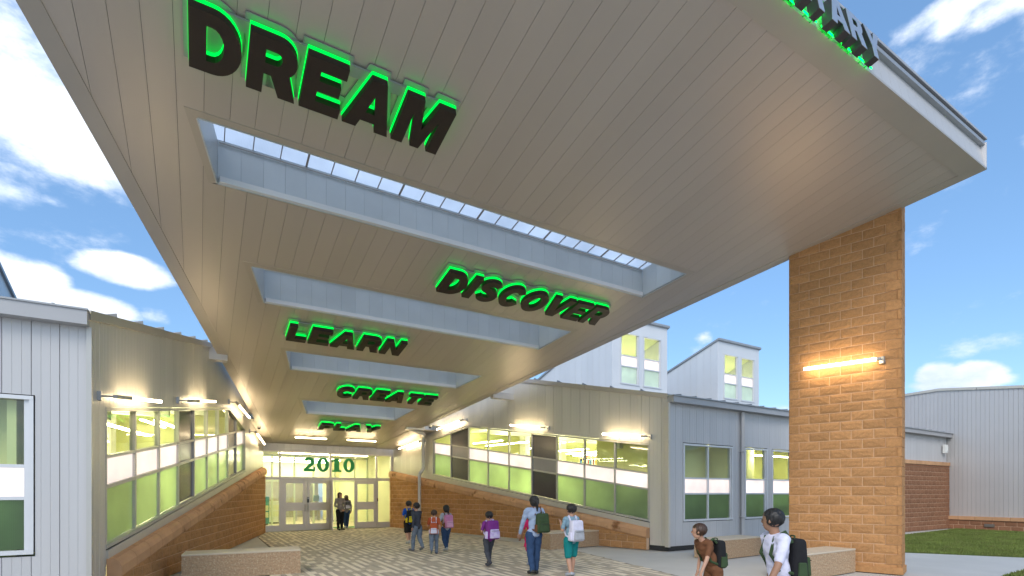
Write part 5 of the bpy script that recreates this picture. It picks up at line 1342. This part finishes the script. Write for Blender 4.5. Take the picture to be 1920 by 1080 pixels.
p = person((5.42, 14.3), 20, 1.40, 'child in a charcoal jacket and grey jeans behind the orange-shirted child', C_dgrey, C_jean2, stride=-.55, sleeves='long', shoes=C_grey, lean=.08)
p = person((5.50, 13.25), -25, 1.22, 'child in an orange-red shirt and pale jeans with a low bag', C_red, C_jean2, stride=.75, hair=M_HAIRB, shoes=C_grey, arms=('swing', 'strap'), lean=.05)
backpack(p, 'small orange and white bag worn low on the child in orange-red', C_red, C_white, .72, low=.10)
p = person((6.12, 13.85), 5, 1.33, 'girl in a pale top and blue jeans with a dark ponytail and pink backpack', C_lgrey, C_navy, stride=.5, hairstyle='pony', female=True, shoes=C_lgrey, arms=('strap', 'strap'))
backpack(p, 'pink backpack on the girl with the ponytail', C_pink, cloth('light_pink', (.68, .36, .50)), .9, C_brown, low=.03)
p = person((5.68, 10.45), 3, 1.26, 'child in a dark purple shirt and charcoal leggings in the middle of the court', C_purp, C_dgrey, stride=.6, shoes=C_dgrey, arms=('strap', 'strap'))
backpack(p, 'large purple and lavender backpack on the child in the middle of the court', C_purp, C_lav, 1.02, C_lav, low=.0)
p = person((6.62, 10.15), 2, 1.28, 'girl in a raspberry skirt half hidden behind the adult in pale blue', C_mag, C_mag, legs='shorts', skirt=C_mag, stride=.35, hairstyle='pony', female=True, skin=M_SKIN2, shoes=C_lgrey)
p = person((5.92, 8.95), -4, 1.62, 'adult in a pale blue shirt and dark jeans with a black ponytail', C_ltb, C_navy, adult=True, stride=.22, hairstyle='pony', female=True, sleeves='long', shoes=M_BLACK, arms=('back', 'swing'))
backpack(p, 'dark green backpack held by the adult in pale blue', C_green, C_green, .95, C_brown, side=.10, low=.06)
p = person((6.42, 8.35), 0, 1.46, 'child in a slate blue top and teal shorts over black leggings, right of the adult', C_sky, C_teal, legs='shorts', stride=.25, skin=M_SKIN, shoes=C_lgrey, arms=('strap', 'strap'))
knee_sock = None
backpack(p, 'white backpack on the child in teal shorts', C_white, C_lgrey, 1.0, C_white, low=.05)
p = person((6.02, 4.66), 78, 1.27, 'child in brown leaning forward in front of the stone seat by the grey wall', C_brown, C_brown, legs='knee', stride=.6, skin=M_SKIN, lean=.45, hair=M_HAIRB, shoes=C_brown, headturn=-50)
backpack(p, 'black backpack on the child in brown', C_black, C_green, .9)
p = person((4.74, 2.92), 62, 1.53, 'tall pupil in white shirt and shorts, closest to the camera', C_white, C_white, legs='knee', stride=.6, skin=M_SKIN2, shoes=C_white, lean=.12, adult=True, arms=('swing', 'swing'), headturn=-55)
backpack(p, 'black and green backpack on the child in white', C_black, C_green, .9)

# ------------------------------------------------------------------ render settings
SC.render.engine = 'CYCLES'
cy = SC.cycles; cy.max_bounces = 7; cy.diffuse_bounces = 4; cy.glossy_bounces = 3; cy.transmission_bounces = 5; cy.transparent_max_bounces = 10
cy.sample_clamp_indirect = 4; cy.use_denoising = True; cy.use_light_tree = True; cy.caustics_reflective = False; cy.caustics_refractive = False
